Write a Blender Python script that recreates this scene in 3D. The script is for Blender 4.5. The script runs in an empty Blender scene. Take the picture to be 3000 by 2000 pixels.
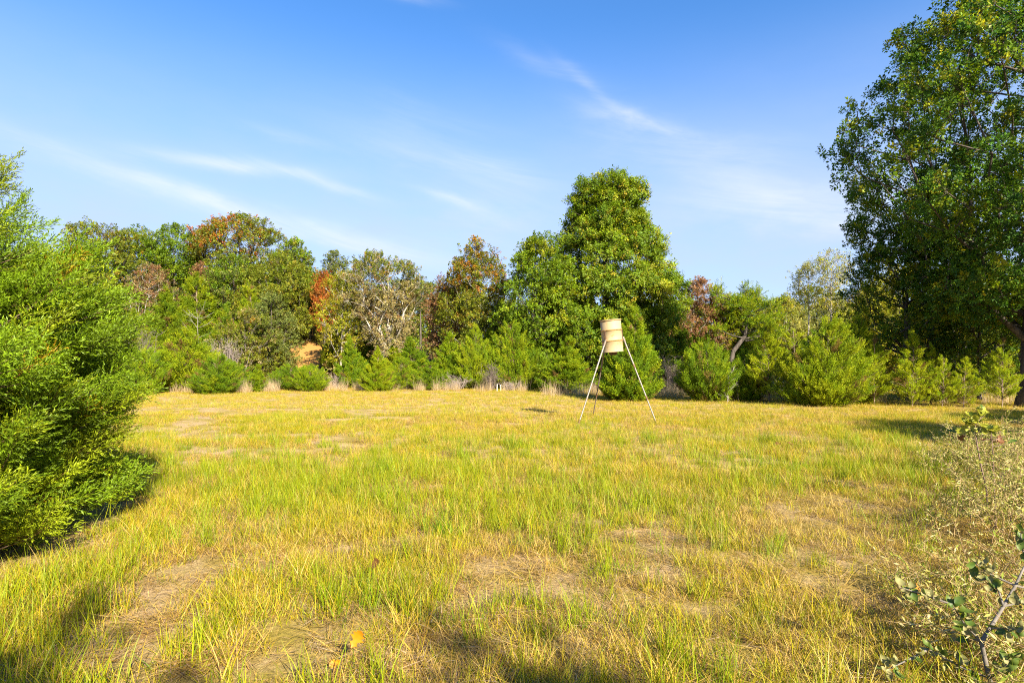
import bpy, math, random
import numpy as np
from mathutils import Vector, Matrix

R = math.radians
SC = bpy.context.scene
COL = SC.collection
F = 1667.0            # focal length in pixels of the 3000 px wide photograph
HZ = 1067.0           # picture row of the horizon
CAMZ = 1.6

# ------------------------------------------------------------------ camera
cam_data = bpy.data.cameras.new('camera')
cam = bpy.data.objects.new('camera', cam_data)
COL.objects.link(cam)
cam.location = (0, 0, CAMZ)
cam.rotation_euler = (R(90), 0, 0)
cam_data.sensor_width = 36.0
cam_data.lens = 36.0 * F / 3000.0
cam_data.shift_y = (HZ - 1000.0) / 3000.0
cam_data.clip_start = 0.05
cam_data.clip_end = 3000.0
SC.camera = cam

# ------------------------------------------------------------------ sun and sky
SUN_AZ = 28.0      # light travels this many degrees left of the view axis
SUN_EL = 31.0
sun_data = bpy.data.lights.new('sun', 'SUN')
sun_data.energy = 5.0
sun_data.angle = R(0.53)
sun_data.color = (1.0, 0.90, 0.71)
sun = bpy.data.objects.new('sun', sun_data)
COL.objects.link(sun)
sun.location = (10, -20, 30)
_d = Vector((-math.sin(R(SUN_AZ)) * math.cos(R(SUN_EL)), math.cos(R(SUN_AZ)) * math.cos(R(SUN_EL)), -math.sin(R(SUN_EL))))
sun.rotation_euler = _d.to_track_quat('-Z', 'Y').to_euler()

world = bpy.data.worlds.new('World')
SC.world = world
world.use_nodes = True
SKY_STRENGTH = 0.068


def build_world():
    nt = world.node_tree
    nt.nodes.clear()
    N, L = nt.nodes.new, nt.links.new
    out = N('ShaderNodeOutputWorld')
    bg = N('ShaderNodeBackground')
    bg.inputs['Strength'].default_value = SKY_STRENGTH
    L(bg.outputs[0], out.inputs['Surface'])
    sky = N('ShaderNodeTexSky')
    sky.sky_type = 'NISHITA'
    sky.sun_disc = False
    sky.sun_elevation = R(SUN_EL)
    # sun stands towards (sin, -cos): behind the camera, to the right
    sky.sun_rotation = R(180.0 - SUN_AZ)
    sky.altitude = 200.0
    sky.air_density = 1.0
    sky.dust_density = 0.0
    sky.ozone_density = 7.0
    hs = N('ShaderNodeHueSaturation')
    hs.inputs['Saturation'].default_value = 1.10
    hs.inputs['Value'].default_value = 1.17
    L(sky.outputs[0], hs.inputs['Color'])
    tc = N('ShaderNodeTexCoord')
    sep = N('ShaderNodeSeparateXYZ')
    L(tc.outputs['Generated'], sep.inputs[0])

    def math_(op, a, b=None, c=None):
        m = N('ShaderNodeMath')
        m.operation = op
        for i, v in enumerate((a, b, c)):
            if v is None:
                continue
            if isinstance(v, (int, float)):
                m.inputs[i].default_value = v
            else:
                L(v, m.inputs[i])
        return m.outputs[0]
    az = math_('ARCTAN2', sep.outputs['X'], sep.outputs['Y'])     # radians right of +Y
    el = math_('ARCSINE', sep.outputs['Z'])
    # a warped streak noise that runs along the wind, in sky angles
    com = N('ShaderNodeCombineXYZ')
    L(math_('MULTIPLY', math_('ADD', az, math_('MULTIPLY', el, 1.2)), 2.2), com.inputs[0])
    L(math_('MULTIPLY', math_('ADD', el, math_('MULTIPLY', az, 0.16)), 11.0), com.inputs[1])
    nz = N('ShaderNodeTexNoise')
    nz.inputs['Scale'].default_value = 1.6
    nz.inputs['Detail'].default_value = 9.0
    nz.inputs['Roughness'].default_value = 0.62
    nz.inputs['Distortion'].default_value = 0.55
    L(com.outputs[0], nz.inputs['Vector'])
    rmp = N('ShaderNodeMapRange')
    rmp.inputs['From Min'].default_value = 0.36
    rmp.inputs['From Max'].default_value = 0.74
    L(nz.outputs['Fac'], rmp.inputs['Value'])
    streak = rmp.outputs[0]
    com2 = N('ShaderNodeCombineXYZ')
    L(math_('MULTIPLY', az, 3.0), com2.inputs[0])
    L(math_('MULTIPLY', el, 7.0), com2.inputs[1])
    nz2 = N('ShaderNodeTexNoise')
    nz2.inputs['Scale'].default_value = 2.3
    nz2.inputs['Detail'].default_value = 6.0
    nz2.inputs['Roughness'].default_value = 0.6
    L(com2.outputs[0], nz2.inputs['Vector'])
    warp = math_('SUBTRACT', nz2.outputs['Fac'], 0.5)
    # wisps of cirrus: centre (azimuth, elevation in degrees), half length, half width (degrees), slope, amount
    wisps = [(-25.5, 13.6, 17, .9, -0.20, 0.85), (-27.0, 17.4, 6.5, 0.6, 0.02, 0.9), (-18.5, 16.8, 5.0, 0.5, -0.22, 0.75),
             (-6.5, 16.2, 3.2, 0.5, -0.24, 0.7), (-22, 20.5, 4, .5, -.1, .35), (-1.0, 18.6, 4.5, .9, -.2, .4), (4, 27.5, 5, .8, -.35, .22), (12.8, 22.3, 4.6, 0.8, -0.30, .72), (8.3, 25.4, 3.4, 0.6, -0.75, 0.34), (12.0, 21.6, 6.0, 2.2, -.3, .25),
             (-9.0, 21.0, 9.0, 3.0, -0.1, 0.26), (27.0, 14.0, 9.0, 2.1, -0.12, 0.85), (21.0, 18.0, 6.0, 2.6, -0.2, 0.42),
             (-10, 32.5, 3.2, .45, -.05, .35), (-16, 12.0, 12, 1.6, -0.1, 0.3), (-2.0, 15.5, 6.0, 3.2, 0.0, 0.33), (60, 22, 16, 2, -.15, .5),
             (-70, 20, 14, 2, -.15, .5), (140, 28, 20, 3, .1, .4), (-140, 24, 22, 3, .1, .4)]
    acc = None
    for a0, e0, ha, hb, sl, amt in wisps:
        da = math_('SUBTRACT', az, R(a0))
        de = math_('SUBTRACT', el, R(e0))
        v = math_('ADD', math_('SUBTRACT', de, math_('MULTIPLY', da, sl)), math_('MULTIPLY', warp, R(hb * 2.4)))
        q = math_('ADD', math_('POWER', math_('ABSOLUTE', math_('DIVIDE', da, R(ha))), 2.0), math_('POWER', math_('ABSOLUTE', math_('DIVIDE', v, R(hb))), 2.0))
        g = math_('MULTIPLY', math_('POWER', 2.718, math_('MULTIPLY', q, -1.0)), amt)
        acc = g if acc is None else math_('ADD', acc, g)
    dens = math_('MINIMUM', math_('MULTIPLY', acc, math_('ADD', math_('MULTIPLY', streak, 0.75), 0.12)), 0.75)
    # thin cirrostratus veil that thickens towards the horizon, all the way round
    vr = N('ShaderNodeMapRange')
    vr.interpolation_type = 'SMOOTHSTEP'
    vr.inputs['From Min'].default_value = R(32)
    vr.inputs['From Max'].default_value = R(10)
    vr.inputs['To Max'].default_value = 0.80
    L(el, vr.inputs['Value'])
    veil = N('ShaderNodeMixRGB')
    veil.inputs['Color2'].default_value = (2.62, 3.08, 4.25, 1)
    L(math_('MULTIPLY', vr.outputs[0], math_('ADD', math_('MULTIPLY', nz2.outputs['Fac'], 0.5), 0.75)), veil.inputs['Fac'])
    L(hs.outputs[0], veil.inputs['Color1'])
    mix = N('ShaderNodeMixRGB')
    mix.inputs['Color2'].default_value = (4.3, 4.4, 4.7, 1)
    L(dens, mix.inputs['Fac'])
    L(veil.outputs[0], mix.inputs['Color1'])
    L(mix.outputs[0], bg.inputs['Color'])


build_world()
SC.view_settings.view_transform = 'Standard'
SC.view_settings.look = 'None'
SC.view_settings.gamma = 1.0
SC.view_settings.use_curve_mapping = False
SC.view_settings.exposure = 1.85
SC.render.engine = 'CYCLES'
SC.cycles.max_bounces = 7
SC.cycles.diffuse_bounces = 3
SC.cycles.glossy_bounces = 2
SC.cycles.transmission_bounces = 4
SC.cycles.use_denoising = False
SC.cycles.filter_width = 1.05
SC.cycles.sample_clamp_indirect = 8.0


# ------------------------------------------------------------------ helpers
def tag(o, label=None, cat=None, group=None, kind=None):
    if label: o['label'] = label
    if cat: o['category'] = cat
    if group: o['group'] = group
    if kind: o['kind'] = kind
    return o


def empty(name, loc=(0, 0, 0), rz=0.0):
    o = bpy.data.objects.new(name, None)
    o.empty_display_size = 0.3
    o.location = loc
    o.rotation_euler = (0, 0, rz)
    COL.objects.link(o)
    return o


def link(name, me, mats=None, parent=None):
    o = bpy.data.objects.new(name, me)
    COL.objects.link(o)
    if mats is not None:
        for m in (mats if isinstance(mats, (list, tuple)) else [mats]):
            me.materials.append(m)
    if parent is not None:
        o.parent = parent
    return o


def copy_tree(o, parent=None):
    c = o.copy()
    COL.objects.link(c)
    if parent is not None:
        c.parent = parent
    for ch in list(o.children):
        copy_tree(ch, c)
    return c


def poly_mesh(name, verts, faces_n, loops, cols=None, smooth=False):
    """verts (V,3); faces_n: vertices per face; loops: flat vertex indices; cols (V,3) stored as 'col'."""
    me = bpy.data.meshes.new(name)
    verts = np.asarray(verts, dtype=np.float32)
    me.vertices.add(len(verts))
    me.vertices.foreach_set('co', verts.ravel())
    nf = len(loops) // faces_n
    me.loops.add(len(loops))
    me.loops.foreach_set('vertex_index', np.asarray(loops, dtype=np.int32))
    me.polygons.add(nf)
    me.polygons.foreach_set('loop_start', np.arange(nf, dtype=np.int32) * faces_n)
    if smooth:
        me.polygons.foreach_set('use_smooth', np.ones(nf, dtype=bool))
    if cols is not None:
        a = me.attributes.new('col', 'FLOAT_COLOR', 'POINT')
        c4 = np.ones((len(verts), 4), dtype=np.float32)
        c4[:, :3] = cols
        a.data.foreach_set('color', c4.ravel())
    me.update(calc_edges=True)
    return me


def norm(v):
    return v / np.maximum(np.linalg.norm(v, axis=-1, keepdims=True), 1e-9)


def leaf_quads(c, d, n, L, W, fold=0.18, base_at=0.5, wide_at=0.5):
    """folded kite leaves: centre c, direction d, normal n, length L, width W -> (N,4,3)"""
    d = norm(d)
    n = norm(n - d * np.sum(n * d, 1, keepdims=True))
    s = np.cross(d, n)
    L = np.asarray(L).reshape(-1, 1)
    W = np.asarray(W).reshape(-1, 1)
    b = c - d * L * base_at
    t = b + d * L
    m = b + d * L * wide_at
    l = m - s * W * 0.5 + n * W * fold
    r = m + s * W * 0.5 + n * W * fold
    return np.stack([b, r, t, l], 1)


def quads_to_mesh(name, q, cols):
    n = len(q)
    return poly_mesh(name, q.reshape(-1, 3), 4, np.arange(n * 4), np.repeat(cols, 4, axis=0))


def tubes(segs, K=5):
    """segs: array (N,8): p0 xyz, p1 xyz, r0, r1 -> verts, quad loops"""
    s = np.asarray(segs, dtype=np.float64)
    p0, p1, r0, r1 = s[:, 0:3], s[:, 3:6], s[:, 6:7], s[:, 7:8]
    d = norm(p1 - p0)
    up = np.where(np.abs(d[:, 2:3]) > 0.9, np.array([[1.0, 0, 0]]), np.array([[0, 0, 1.0]]))
    u = norm(np.cross(d, up))
    v = np.cross(d, u)
    ang = np.arange(K) * 2 * math.pi / K
    ca, sa = np.cos(ang)[None, :, None], np.sin(ang)[None, :, None]
    ring = u[:, None] * ca + v[:, None] * sa
    a = p0[:, None] + ring * r0[:, None]
    b = p1[:, None] + ring * r1[:, None]
    verts = np.concatenate([a, b], 1).reshape(-1, 3)
    k = np.arange(K)
    k2 = (k + 1) % K
    face = np.stack([k, k2, k2 + K, k + K], 1)          # K,4
    loops = (face[None] + (np.arange(len(s)) * 2 * K)[:, None, None]).ravel()
    return verts, loops


def tube_mesh(name, segs, K=5, smooth=True):
    v, l = tubes(segs, K)
    return poly_mesh(name, v, 4, l, None, smooth)


def polyline_segs(pts, radii):
    pts = np.asarray(pts, float)
    radii = np.asarray(radii, float)
    return np.concatenate([pts[:-1], pts[1:], radii[:-1, None], radii[1:, None]], 1)


def vnoise(x, y, seed=0):
    xi, yi = np.floor(x).astype(np.int64), np.floor(y).astype(np.int64)
    fx, fy = x - xi, y - yi
    fx, fy = fx * fx * (3 - 2 * fx), fy * fy * (3 - 2 * fy)

    def h(a, b):
        n = (a * 374761393 + b * 668265263 + seed * 974634777) & 0xFFFFFFFF
        n = ((n ^ (n >> 13)) * 1274126177) & 0xFFFFFFFF
        return ((n ^ (n >> 16)) & 0xFFFF) / 65535.0
    return (h(xi, yi) * (1 - fx) + h(xi + 1, yi) * fx) * (1 - fy) + (h(xi, yi + 1) * (1 - fx) + h(xi + 1, yi + 1) * fx) * fy


def fbm(x, y, seed=0, o=4):
    t, a, s = 0, 0.5, 0
    for i in range(o):
        t = t + a * vnoise(x * 2 ** i, y * 2 ** i, seed + i * 17)
        s += a
        a *= 0.5
    return t / s


def sstep(a, b, x):
    t = np.clip((x - a) / (b - a), 0, 1)
    return t * t * (3 - 2 * t)


def ground_z(x, y):
    x = np.asarray(x, float)
    y = np.asarray(y, float)
    z = 0.10 * (fbm(x * 0.16, y * 0.16, 5, 3) - 0.5) * sstep(1.0, 6.0, y)
    z = z + 0.035 * (fbm(x * 1.3, y * 1.3, 9, 2) - 0.5) * sstep(60, 20, y)
    hill = 5.5 * sstep(37, 62, y - 0.03 * x) * sstep(6, -22, x)
    far = 4.0 * sstep(90, 260, y)
    return z + hill + far


def gz(x, y):
    return float(ground_z(np.array([x]), np.array([y]))[0])


def PX(px, Y):
    return (px - 1500.0) / F * Y


def PZ(py, Y):
    return CAMZ - (py - HZ) / F * Y


# ------------------------------------------------------------------ materials
def new_mat(name):
    m = bpy.data.materials.new(name)
    m.use_nodes = True
    nt = m.node_tree
    nt.nodes.clear()
    out = nt.nodes.new('ShaderNodeOutputMaterial')
    return m, nt, out


def leaf_material(name, attr='col', atype='GEOMETRY', transl=0.35, rough=0.55, spec=0.3, mul_attr=None, warm=(1.15, 1.1, 0.55)):
    m, nt, out = new_mat(name)
    N, L = nt.nodes.new, nt.links.new
    at = N('ShaderNodeAttribute')
    at.attribute_type = atype
    at.attribute_name = attr
    col = at.outputs['Color']
    if mul_attr:
        a2 = N('ShaderNodeAttribute')
        a2.attribute_type = 'INSTANCER'
        a2.attribute_name = mul_attr
        mx = N('ShaderNodeMixRGB')
        mx.blend_type = 'MULTIPLY'
        mx.inputs[0].default_value = 1.0
        L(col, mx.inputs[1])
        L(a2.outputs['Color'], mx.inputs[2])
        col = mx.outputs[0]
    p = N('ShaderNodeBsdfPrincipled')
    p.inputs['Roughness'].default_value = rough
    p.inputs['Specular IOR Level'].default_value = spec
    L(col, p.inputs['Base Color'])
    t = N('ShaderNodeBsdfTranslucent')
    tm = N('ShaderNodeMixRGB')
    tm.blend_type = 'MULTIPLY'
    tm.inputs[0].default_value = 1.0
    tm.inputs[2].default_value = (*warm, 1)
    L(col, tm.inputs[1])
    L(tm.outputs[0], t.inputs['Color'])
    ms = N('ShaderNodeMixShader')
    ms.inputs[0].default_value = transl
    L(p.outputs[0], ms.inputs[1])
    L(t.outputs[0], ms.inputs[2])
    L(ms.outputs[0], out.inputs['Surface'])
    return m


def noise_material(name, c1, c2, scale=8.0, rough=0.85, bump=0.4, stretch=(1, 1, 1), spec=0.2, metal=0.0, lo=0.35, hi=0.65, c3=None, scale3=30):
    m, nt, out = new_mat(name)
    N, L = nt.nodes.new, nt.links.new
    tc = N('ShaderNodeTexCoord')
    mp = N('ShaderNodeMapping')
    mp.inputs['Scale'].default_value = stretch
    L(tc.outputs['Object'], mp.inputs[0])
    nz = N('ShaderNodeTexNoise')
    nz.inputs['Scale'].default_value = scale
    nz.inputs['Detail'].default_value = 8
    nz.inputs['Roughness'].default_value = 0.65
    L(mp.outputs[0], nz.inputs['Vector'])
    mr = N('ShaderNodeMapRange')
    mr.inputs['From Min'].default_value = lo
    mr.inputs['From Max'].default_value = hi
    L(nz.outputs['Fac'], mr.inputs['Value'])
    mx = N('ShaderNodeMixRGB')
    mx.inputs[1].default_value = (*c1, 1)
    mx.inputs[2].default_value = (*c2, 1)
    L(mr.outputs[0], mx.inputs[0])
    col = mx.outputs[0]
    if c3:
        n3 = N('ShaderNodeTexNoise')
        n3.inputs['Scale'].default_value = scale3
        n3.inputs['Detail'].default_value = 5
        L(tc.outputs['Object'], n3.inputs['Vector'])
        m3 = N('ShaderNodeMapRange')
        m3.inputs['From Min'].default_value = 0.60
        m3.inputs['From Max'].default_value = 0.72
        L(n3.outputs['Fac'], m3.inputs['Value'])
        x3 = N('ShaderNodeMixRGB')
        x3.inputs[2].default_value = (*c3, 1)
        L(m3.outputs[0], x3.inputs[0])
        L(col, x3.inputs[1])
        col = x3.outputs[0]
    p = N('ShaderNodeBsdfPrincipled')
    p.inputs['Roughness'].default_value = rough
    p.inputs['Metallic'].default_value = metal
    p.inputs['Specular IOR Level'].default_value = spec
    L(col, p.inputs['Base Color'])
    if bump:
        b = N('ShaderNodeBump')
        b.inputs['Strength'].default_value = bump
        b.inputs['Distance'].default_value = 0.02
        L(nz.outputs['Fac'], b.inputs['Height'])
        L(b.outputs[0], p.inputs['Normal'])
    L(p.outputs[0], out.inputs['Surface'])
    return m


M_LEAF = leaf_material('broad_leaf', transl=0.40, rough=0.5, spec=0.22)
M_SPRIG = leaf_material('broad_leaf_sprig', transl=0.42, rough=0.5, spec=0.25, mul_attr='tint')
M_SPRIG_CEDAR = leaf_material('cedar_sprig', transl=0.32, rough=0.6, spec=0.2, mul_attr='tint')
M_CEDAR = leaf_material('cedar_foliage', transl=0.30, rough=0.6, spec=0.25)
M_GRASS = leaf_material('grass_blade', attr='col', transl=0.38, rough=0.55, spec=0.3, mul_attr='tint', warm=(1.1, 1.05, 0.6))
M_PLUME = leaf_material('cedar_spray', attr='col', transl=0.30, rough=0.55, spec=0.3, mul_attr='tint')
M_BARK = noise_material('bark', (0.035, 0.028, 0.022), (0.12, 0.10, 0.085), 9, bump=0.8, stretch=(1, 1, 0.2))
M_BARK_PALE = noise_material('pale_bark', (0.42, 0.39, 0.33), (0.20, 0.17, 0.13), 6, bump=0.4, stretch=(1, 1, 0.4))
M_BARK_GREY = noise_material('grey_bark', (0.16, 0.145, 0.13), (0.33, 0.30, 0.265), 7, bump=0.6, stretch=(1, 1, 0.3))
M_BARK_CEDAR = noise_material('cedar_bark', (0.09, 0.06, 0.045), (0.26, 0.19, 0.14), 10, bump=0.7, stretch=(1, 1, 0.15))
M_BARK_DARKCEDAR = noise_material('dark_cedar_bark', (0.085, 0.058, 0.038), (0.19, 0.13, 0.085), 10, bump=0.5)
M_STEM_GREY = noise_material('grey_stem', (0.10, 0.085, 0.07), (0.19, 0.165, 0.14), 14, bump=0.3)
M_STRAW_STEM = noise_material('straw_stem', (0.34, 0.25, 0.11), (0.20, 0.12, 0.06), 9, bump=0)
M_TWIG_BROWN = noise_material('brown_twig', (0.13, 0.08, 0.06), (0.22, 0.15, 0.12), 10, bump=0.2)


# ------------------------------------------------------------------ ground
def ground():
    xs = np.concatenate([np.linspace(-700, -70, 24)[:-1], np.linspace(-70, -14, 57)[:-1], np.linspace(-14, 14, 141)[:-1], np.linspace(14, 70, 57)[:-1], np.linspace(70, 700, 24)])
    ys = np.concatenate([np.linspace(-300, -12, 14)[:-1], np.linspace(-12, 0, 13)[:-1], np.linspace(0, 30, 151)[:-1], np.linspace(30, 110, 81)[:-1], np.linspace(110, 900, 28)])
    X, Y = np.meshgrid(xs, ys)
    Z = ground_z(X, Y)
    nx, ny = len(xs), len(ys)
    v = np.stack([X, Y, Z], -1).reshape(-1, 3)
    i, j = np.meshgrid(np.arange(nx - 1), np.arange(ny - 1))
    a = (j * nx + i).ravel()
    loops = np.stack([a, a + 1, a + 1 + nx, a + nx], 1).ravel()
    # cover: r = woodland litter, g = orange clay, b = short dry turf
    litter = sstep(33.5, 37.0, Y + 2.5 * (fbm(X * 0.3, Y * 0.3, 3) - 0.5) - sstep(6, 12, X) * (-11.5) )
    clay = np.exp(-(((X - PX(885, 47)) / 2.0) ** 2 + ((Y - 49) / 7.0) ** 2))
    clay = np.maximum(clay, 0.8 * np.exp(-(((X - PX(885, 34)) / 9.0) ** 2 + ((Y - 36.5) / 2.2) ** 2)))
    dry = sstep(0.5, 0.62, fbm(X * 0.35, Y * 0.22, 21))
    cols = np.stack([litter, clay, dry], -1).reshape(-1, 3)
    me = poly_mesh('ground', v, 4, loops, cols, True)
    m, nt, out = new_mat('meadow_soil')
    N, L = nt.nodes.new, nt.links.new
    at = N('ShaderNodeAttribute')
    at.attribute_name = 'col'
    sp = N('ShaderNodeSeparateColor')
    L(at.outputs['Color'], sp.inputs[0])
    tc = N('ShaderNodeTexCoord')

    def nz(scale, det=8, ro=0.65):
        n = N('ShaderNodeTexNoise')
        n.inputs['Scale'].default_value = scale
        n.inputs['Detail'].default_value = det
        n.inputs['Roughness'].default_value = ro
        L(tc.outputs['Object'], n.inputs['Vector'])
        return n.outputs['Fac']

    def mixc(f, a, b, lo=0.0, hi=1.0):
        mr = N('ShaderNodeMapRange')
        mr.inputs['From Min'].default_value = lo
        mr.inputs['From Max'].default_value = hi
        L(f, mr.inputs['Value'])
        x = N('ShaderNodeMixRGB')
        L(mr.outputs[0], x.inputs[0])
        for k, c in ((1, a), (2, b)):
            if isinstance(c, tuple):
                x.inputs[k].default_value = (*c, 1)
            else:
                L(c, x.inputs[k])
        return x.outputs[0]
    fine = nz(22, 10, 0.75)
    base = mixc(fine, (0.25, 0.165, 0.085), (0.52, 0.375, 0.20), 0.36, 0.64)
    base = mixc(nz(1.1, 6), base, mixc(fine, (0.20, 0.15, 0.03), (0.34, 0.26, 0.06), 0.35, 0.65), 0.42, 0.6)
    base = mixc(nz(70, 6, 0.8), base, (0.07, 0.05, 0.03), 0.57, 0.75)
    lit = mixc(fine, (0.055, 0.038, 0.022), (0.19, 0.11, 0.055), 0.35, 0.65)
    c = mixc(sp.outputs[0], base, lit)
    clayc = mixc(fine, (0.26, 0.13, 0.035), (0.42, 0.225, 0.07), 0.35, 0.65)
    c = mixc(sp.outputs[1], c, clayc, 0.15, 0.6)
    p = N('ShaderNodeBsdfPrincipled')
    p.inputs['Roughness'].default_value = 0.95
    p.inputs['Specular IOR Level'].default_value = 0.05
    L(c, p.inputs['Base Color'])
    b = N('ShaderNodeBump')
    b.inputs['Strength'].default_value = 0.9
    b.inputs['Distance'].default_value = 0.04
    L(fine, b.inputs['Height'])
    L(b.outputs[0], p.inputs['Normal'])
    L(p.outputs[0], out.inputs['Surface'])
    o = link('ground', me, m)
    tag(o, 'dry meadow ground rising to a wooded slope at the back left', None, None, 'structure')


ground()


# ------------------------------------------------------------------ geometry-nodes scatter for what nobody could count
def euler_from(x, y, z):
    """columns x,y,z (N,3) -> XYZ euler"""
    ry = np.arcsin(np.clip(-x[:, 2], -1, 1))
    rx = np.arctan2(y[:, 2], z[:, 2])
    rz = np.arctan2(x[:, 1], x[:, 0])
    return np.stack([rx, ry, rz], 1)


_COLLS = {}


def scatter(name, protos, pos, rot, scl, idx, tint, parent=None):
    """one object whose points carry instances of the prototype meshes (collection outside the scene)"""
    key = tuple(pm.name for pm, mt in protos)
    coll = _COLLS.get(key)
    if coll is None:
        base = protos[0][0].name.split('.')[0]
        coll = bpy.data.collections.new(base + '_prototypes')
        for k, (pm, mt) in enumerate(protos):
            if not pm.materials:
                pm.materials.append(mt)
            coll.objects.link(bpy.data.objects.new('%s_prototype_%s' % (protos[0][0].name.replace('.', '_'), chr(97 + k)), pm))
        _COLLS[key] = coll
    me = bpy.data.meshes.new(name)
    n = len(pos)
    me.vertices.add(n)
    me.vertices.foreach_set('co', np.asarray(pos, np.float32).ravel())
    for an, ty, key, val in (('rot', 'FLOAT_VECTOR', 'vector', rot), ('scl', 'FLOAT_VECTOR', 'vector', scl), ('tint', 'FLOAT_COLOR', 'color', np.concatenate([tint, np.ones((n, 1))], 1))):
        a = me.attributes.new(an, ty, 'POINT')
        a.data.foreach_set(key, np.asarray(val, np.float32).ravel())
    a = me.attributes.new('idx', 'INT', 'POINT')
    a.data.foreach_set('value', np.asarray(idx, np.int32))
    me.update()
    o = link(name, me, None, parent)
    ng = bpy.data.node_groups.new(name + '_scatter', 'GeometryNodeTree')
    ng.interface.new_socket('Geometry', in_out='INPUT', socket_type='NodeSocketGeometry')
    ng.interface.new_socket('Geometry', in_out='OUTPUT', socket_type='NodeSocketGeometry')
    N, L = ng.nodes.new, ng.links.new
    gi, go = N('NodeGroupInput'), N('NodeGroupOutput')
    ci = N('GeometryNodeCollectionInfo')
    ci.inputs['Collection'].default_value = coll
    ci.inputs['Separate Children'].default_value = True
    ci.inputs['Reset Children'].default_value = True
    ip = N('GeometryNodeInstanceOnPoints')
    ip.inputs['Pick Instance'].default_value = True

    def na(nm, ty):
        x = N('GeometryNodeInputNamedAttribute')
        x.data_type = ty
        x.inputs['Name'].default_value = nm
        return [s for s in x.outputs if s.enabled and s.name == 'Attribute'][0]
    L(gi.outputs[0], ip.inputs['Points'])
    L(ci.outputs[0], ip.inputs['Instance'])
    L(na('idx', 'INT'), ip.inputs['Instance Index'])
    e2r = N('FunctionNodeEulerToRotation')
    L(na('rot', 'FLOAT_VECTOR'), e2r.inputs[0])
    L(e2r.outputs[0], ip.inputs['Rotation'])
    L(na('scl', 'FLOAT_VECTOR'), ip.inputs['Scale'])
    L(ip.outputs[0], go.inputs[0])
    md = o.modifiers.new('scatter', 'NODES')
    md.node_group = ng
    return o



def sprig(seed, n=20, leaf=.11, ln=.30, droop=0.0, narrow=.58):
    """a leafy twig along +Z: leaves spread round the axis and face its tip"""
    rng = np.random.default_rng(seed)
    s = rng.random(n) ** .75
    a = np.arange(n) * 2.4 + rng.normal(0, .5, n)
    rad = np.stack([np.cos(a), np.sin(a), 0 * a], 1)
    base = np.stack([0 * s, 0 * s, s * ln], 1) + rad * .01
    d = norm(rad * (1.25 - .5 * s)[:, None] + np.array([0, 0, 1.0]) * (.15 + .55 * s - droop)[:, None] + rng.normal(0, .3, (n, 3)))
    nr = norm(np.array([0, 0, 1.0]) + rng.normal(0, .42, (n, 3)))
    L_ = leaf * rng.uniform(.65, 1.25, n)
    pet = leaf * rng.uniform(.1, .5, n)
    q = leaf_quads(base + d * pet[:, None], d, nr, L_, L_ * narrow * rng.uniform(.8, 1.2, n), fold=.22, base_at=0.0, wide_at=.48)
    g = rng.uniform(.78, 1.22, (n, 1))
    col = g * (1 + rng.normal(0, .07, (n, 3)))
    sv, sl = tubes(np.array([[0, 0, -.12, 0, 0, ln * .9, .0045, .0015]]), 3)
    v = q.reshape(-1, 3)
    return poly_mesh('leafy_sprig', np.concatenate([v, sv]), 4, np.concatenate([np.arange(n * 4), sl + n * 4]),
                     np.concatenate([np.repeat(col, 4, 0), np.tile(np.array([[.5, .32, .3]]), (len(sv), 1))]))


SPRIGS = [(sprig(40 + k, 21), M_SPRIG) for k in range(4)]
SPRIGS_DROOP = [(sprig(50 + k, 20, .14, .30, .55, .5), M_SPRIG) for k in range(3)]
SPRIGS_THIN = [(sprig(60 + k, 10, .11, .34, .2), M_SPRIG) for k in range(3)]


def frames(D, rng, wob=.7):
    """euler angles whose local Z runs along D, with a random roll"""
    n = len(D)
    rnd = norm(rng.normal(0, 1, (n, 3)))
    xc = norm(np.cross(rnd, D) + 1e-9)
    yc = np.cross(D, xc)
    return euler_from(xc, yc, D)


# ------------------------------------------------------------------ broadleaf trees
def profile_fn(prof):
    t = np.array([p[0] for p in prof])
    r = np.array([p[1] for p in prof])
    return lambda x: np.interp(x, t, r)


DOME = [(0, .45), (.12, .8), (.35, 1), (.6, .93), (.8, .7), (.93, .42), (1, .12)]
CONE = [(0, .7), (.1, .85), (.24, .97), (.41, 1), (.53, .90), (.6, .80), (.67, .71), (.81, .58), (.92, .50), (.97, .38), (1, .14)]
OVAL = [(0, .3), (.2, .8), (.45, 1), (.7, .88), (.9, .55), (1, .15)]
LUSH = [(0, .8), (.2, .95), (.45, 1), (.7, .82), (.88, .55), (1, .15)]
UMBR = [(0, .35), (.3, .55), (.55, .85), (.75, 1), (.9, .75), (1, .3)]

P_GREEN = [((0.145, 0.225, 0.0090), 5), ((0.215, 0.290, 0.0100), 3), ((0.088, 0.160, 0.0090), 3), ((0.34, 0.33, 0.0130), 0.6)]
P_OLIVE = [((0.185, 0.215, 0.0150), 5), ((0.115, 0.150, 0.0130), 3), ((0.275, 0.250, 0.0220), 1.6), ((0.300, 0.170, 0.0200), 0.5)]
P_DARK = [((0.048, 0.120, 0.0130), 5), ((0.072, 0.155, 0.0130), 3), ((0.155, 0.245, 0.0110), 1.8), ((0.34, 0.33, 0.0100), 0.35)]
P_GREY = [((0.1674, 0.1998, 0.0432), 5), ((0.1188, 0.1544, 0.0302), 3), ((0.2430, 0.2430, 0.0540), 2)]
P_ORANGE = [((0.260, 0.170, 0.0150), 5), ((0.370, 0.160, 0.0180), 2.5), ((0.170, 0.170, 0.0150), 4), ((0.450, 0.170, 0.0300), 1)]
P_RED = [((0.2805, 0.1375, 0.0660), 4), ((0.2035, 0.0990, 0.0495), 3), ((0.3740, 0.2200, 0.1100), 3), ((0.2200, 0.1705, 0.0605), 1.5)]
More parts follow.
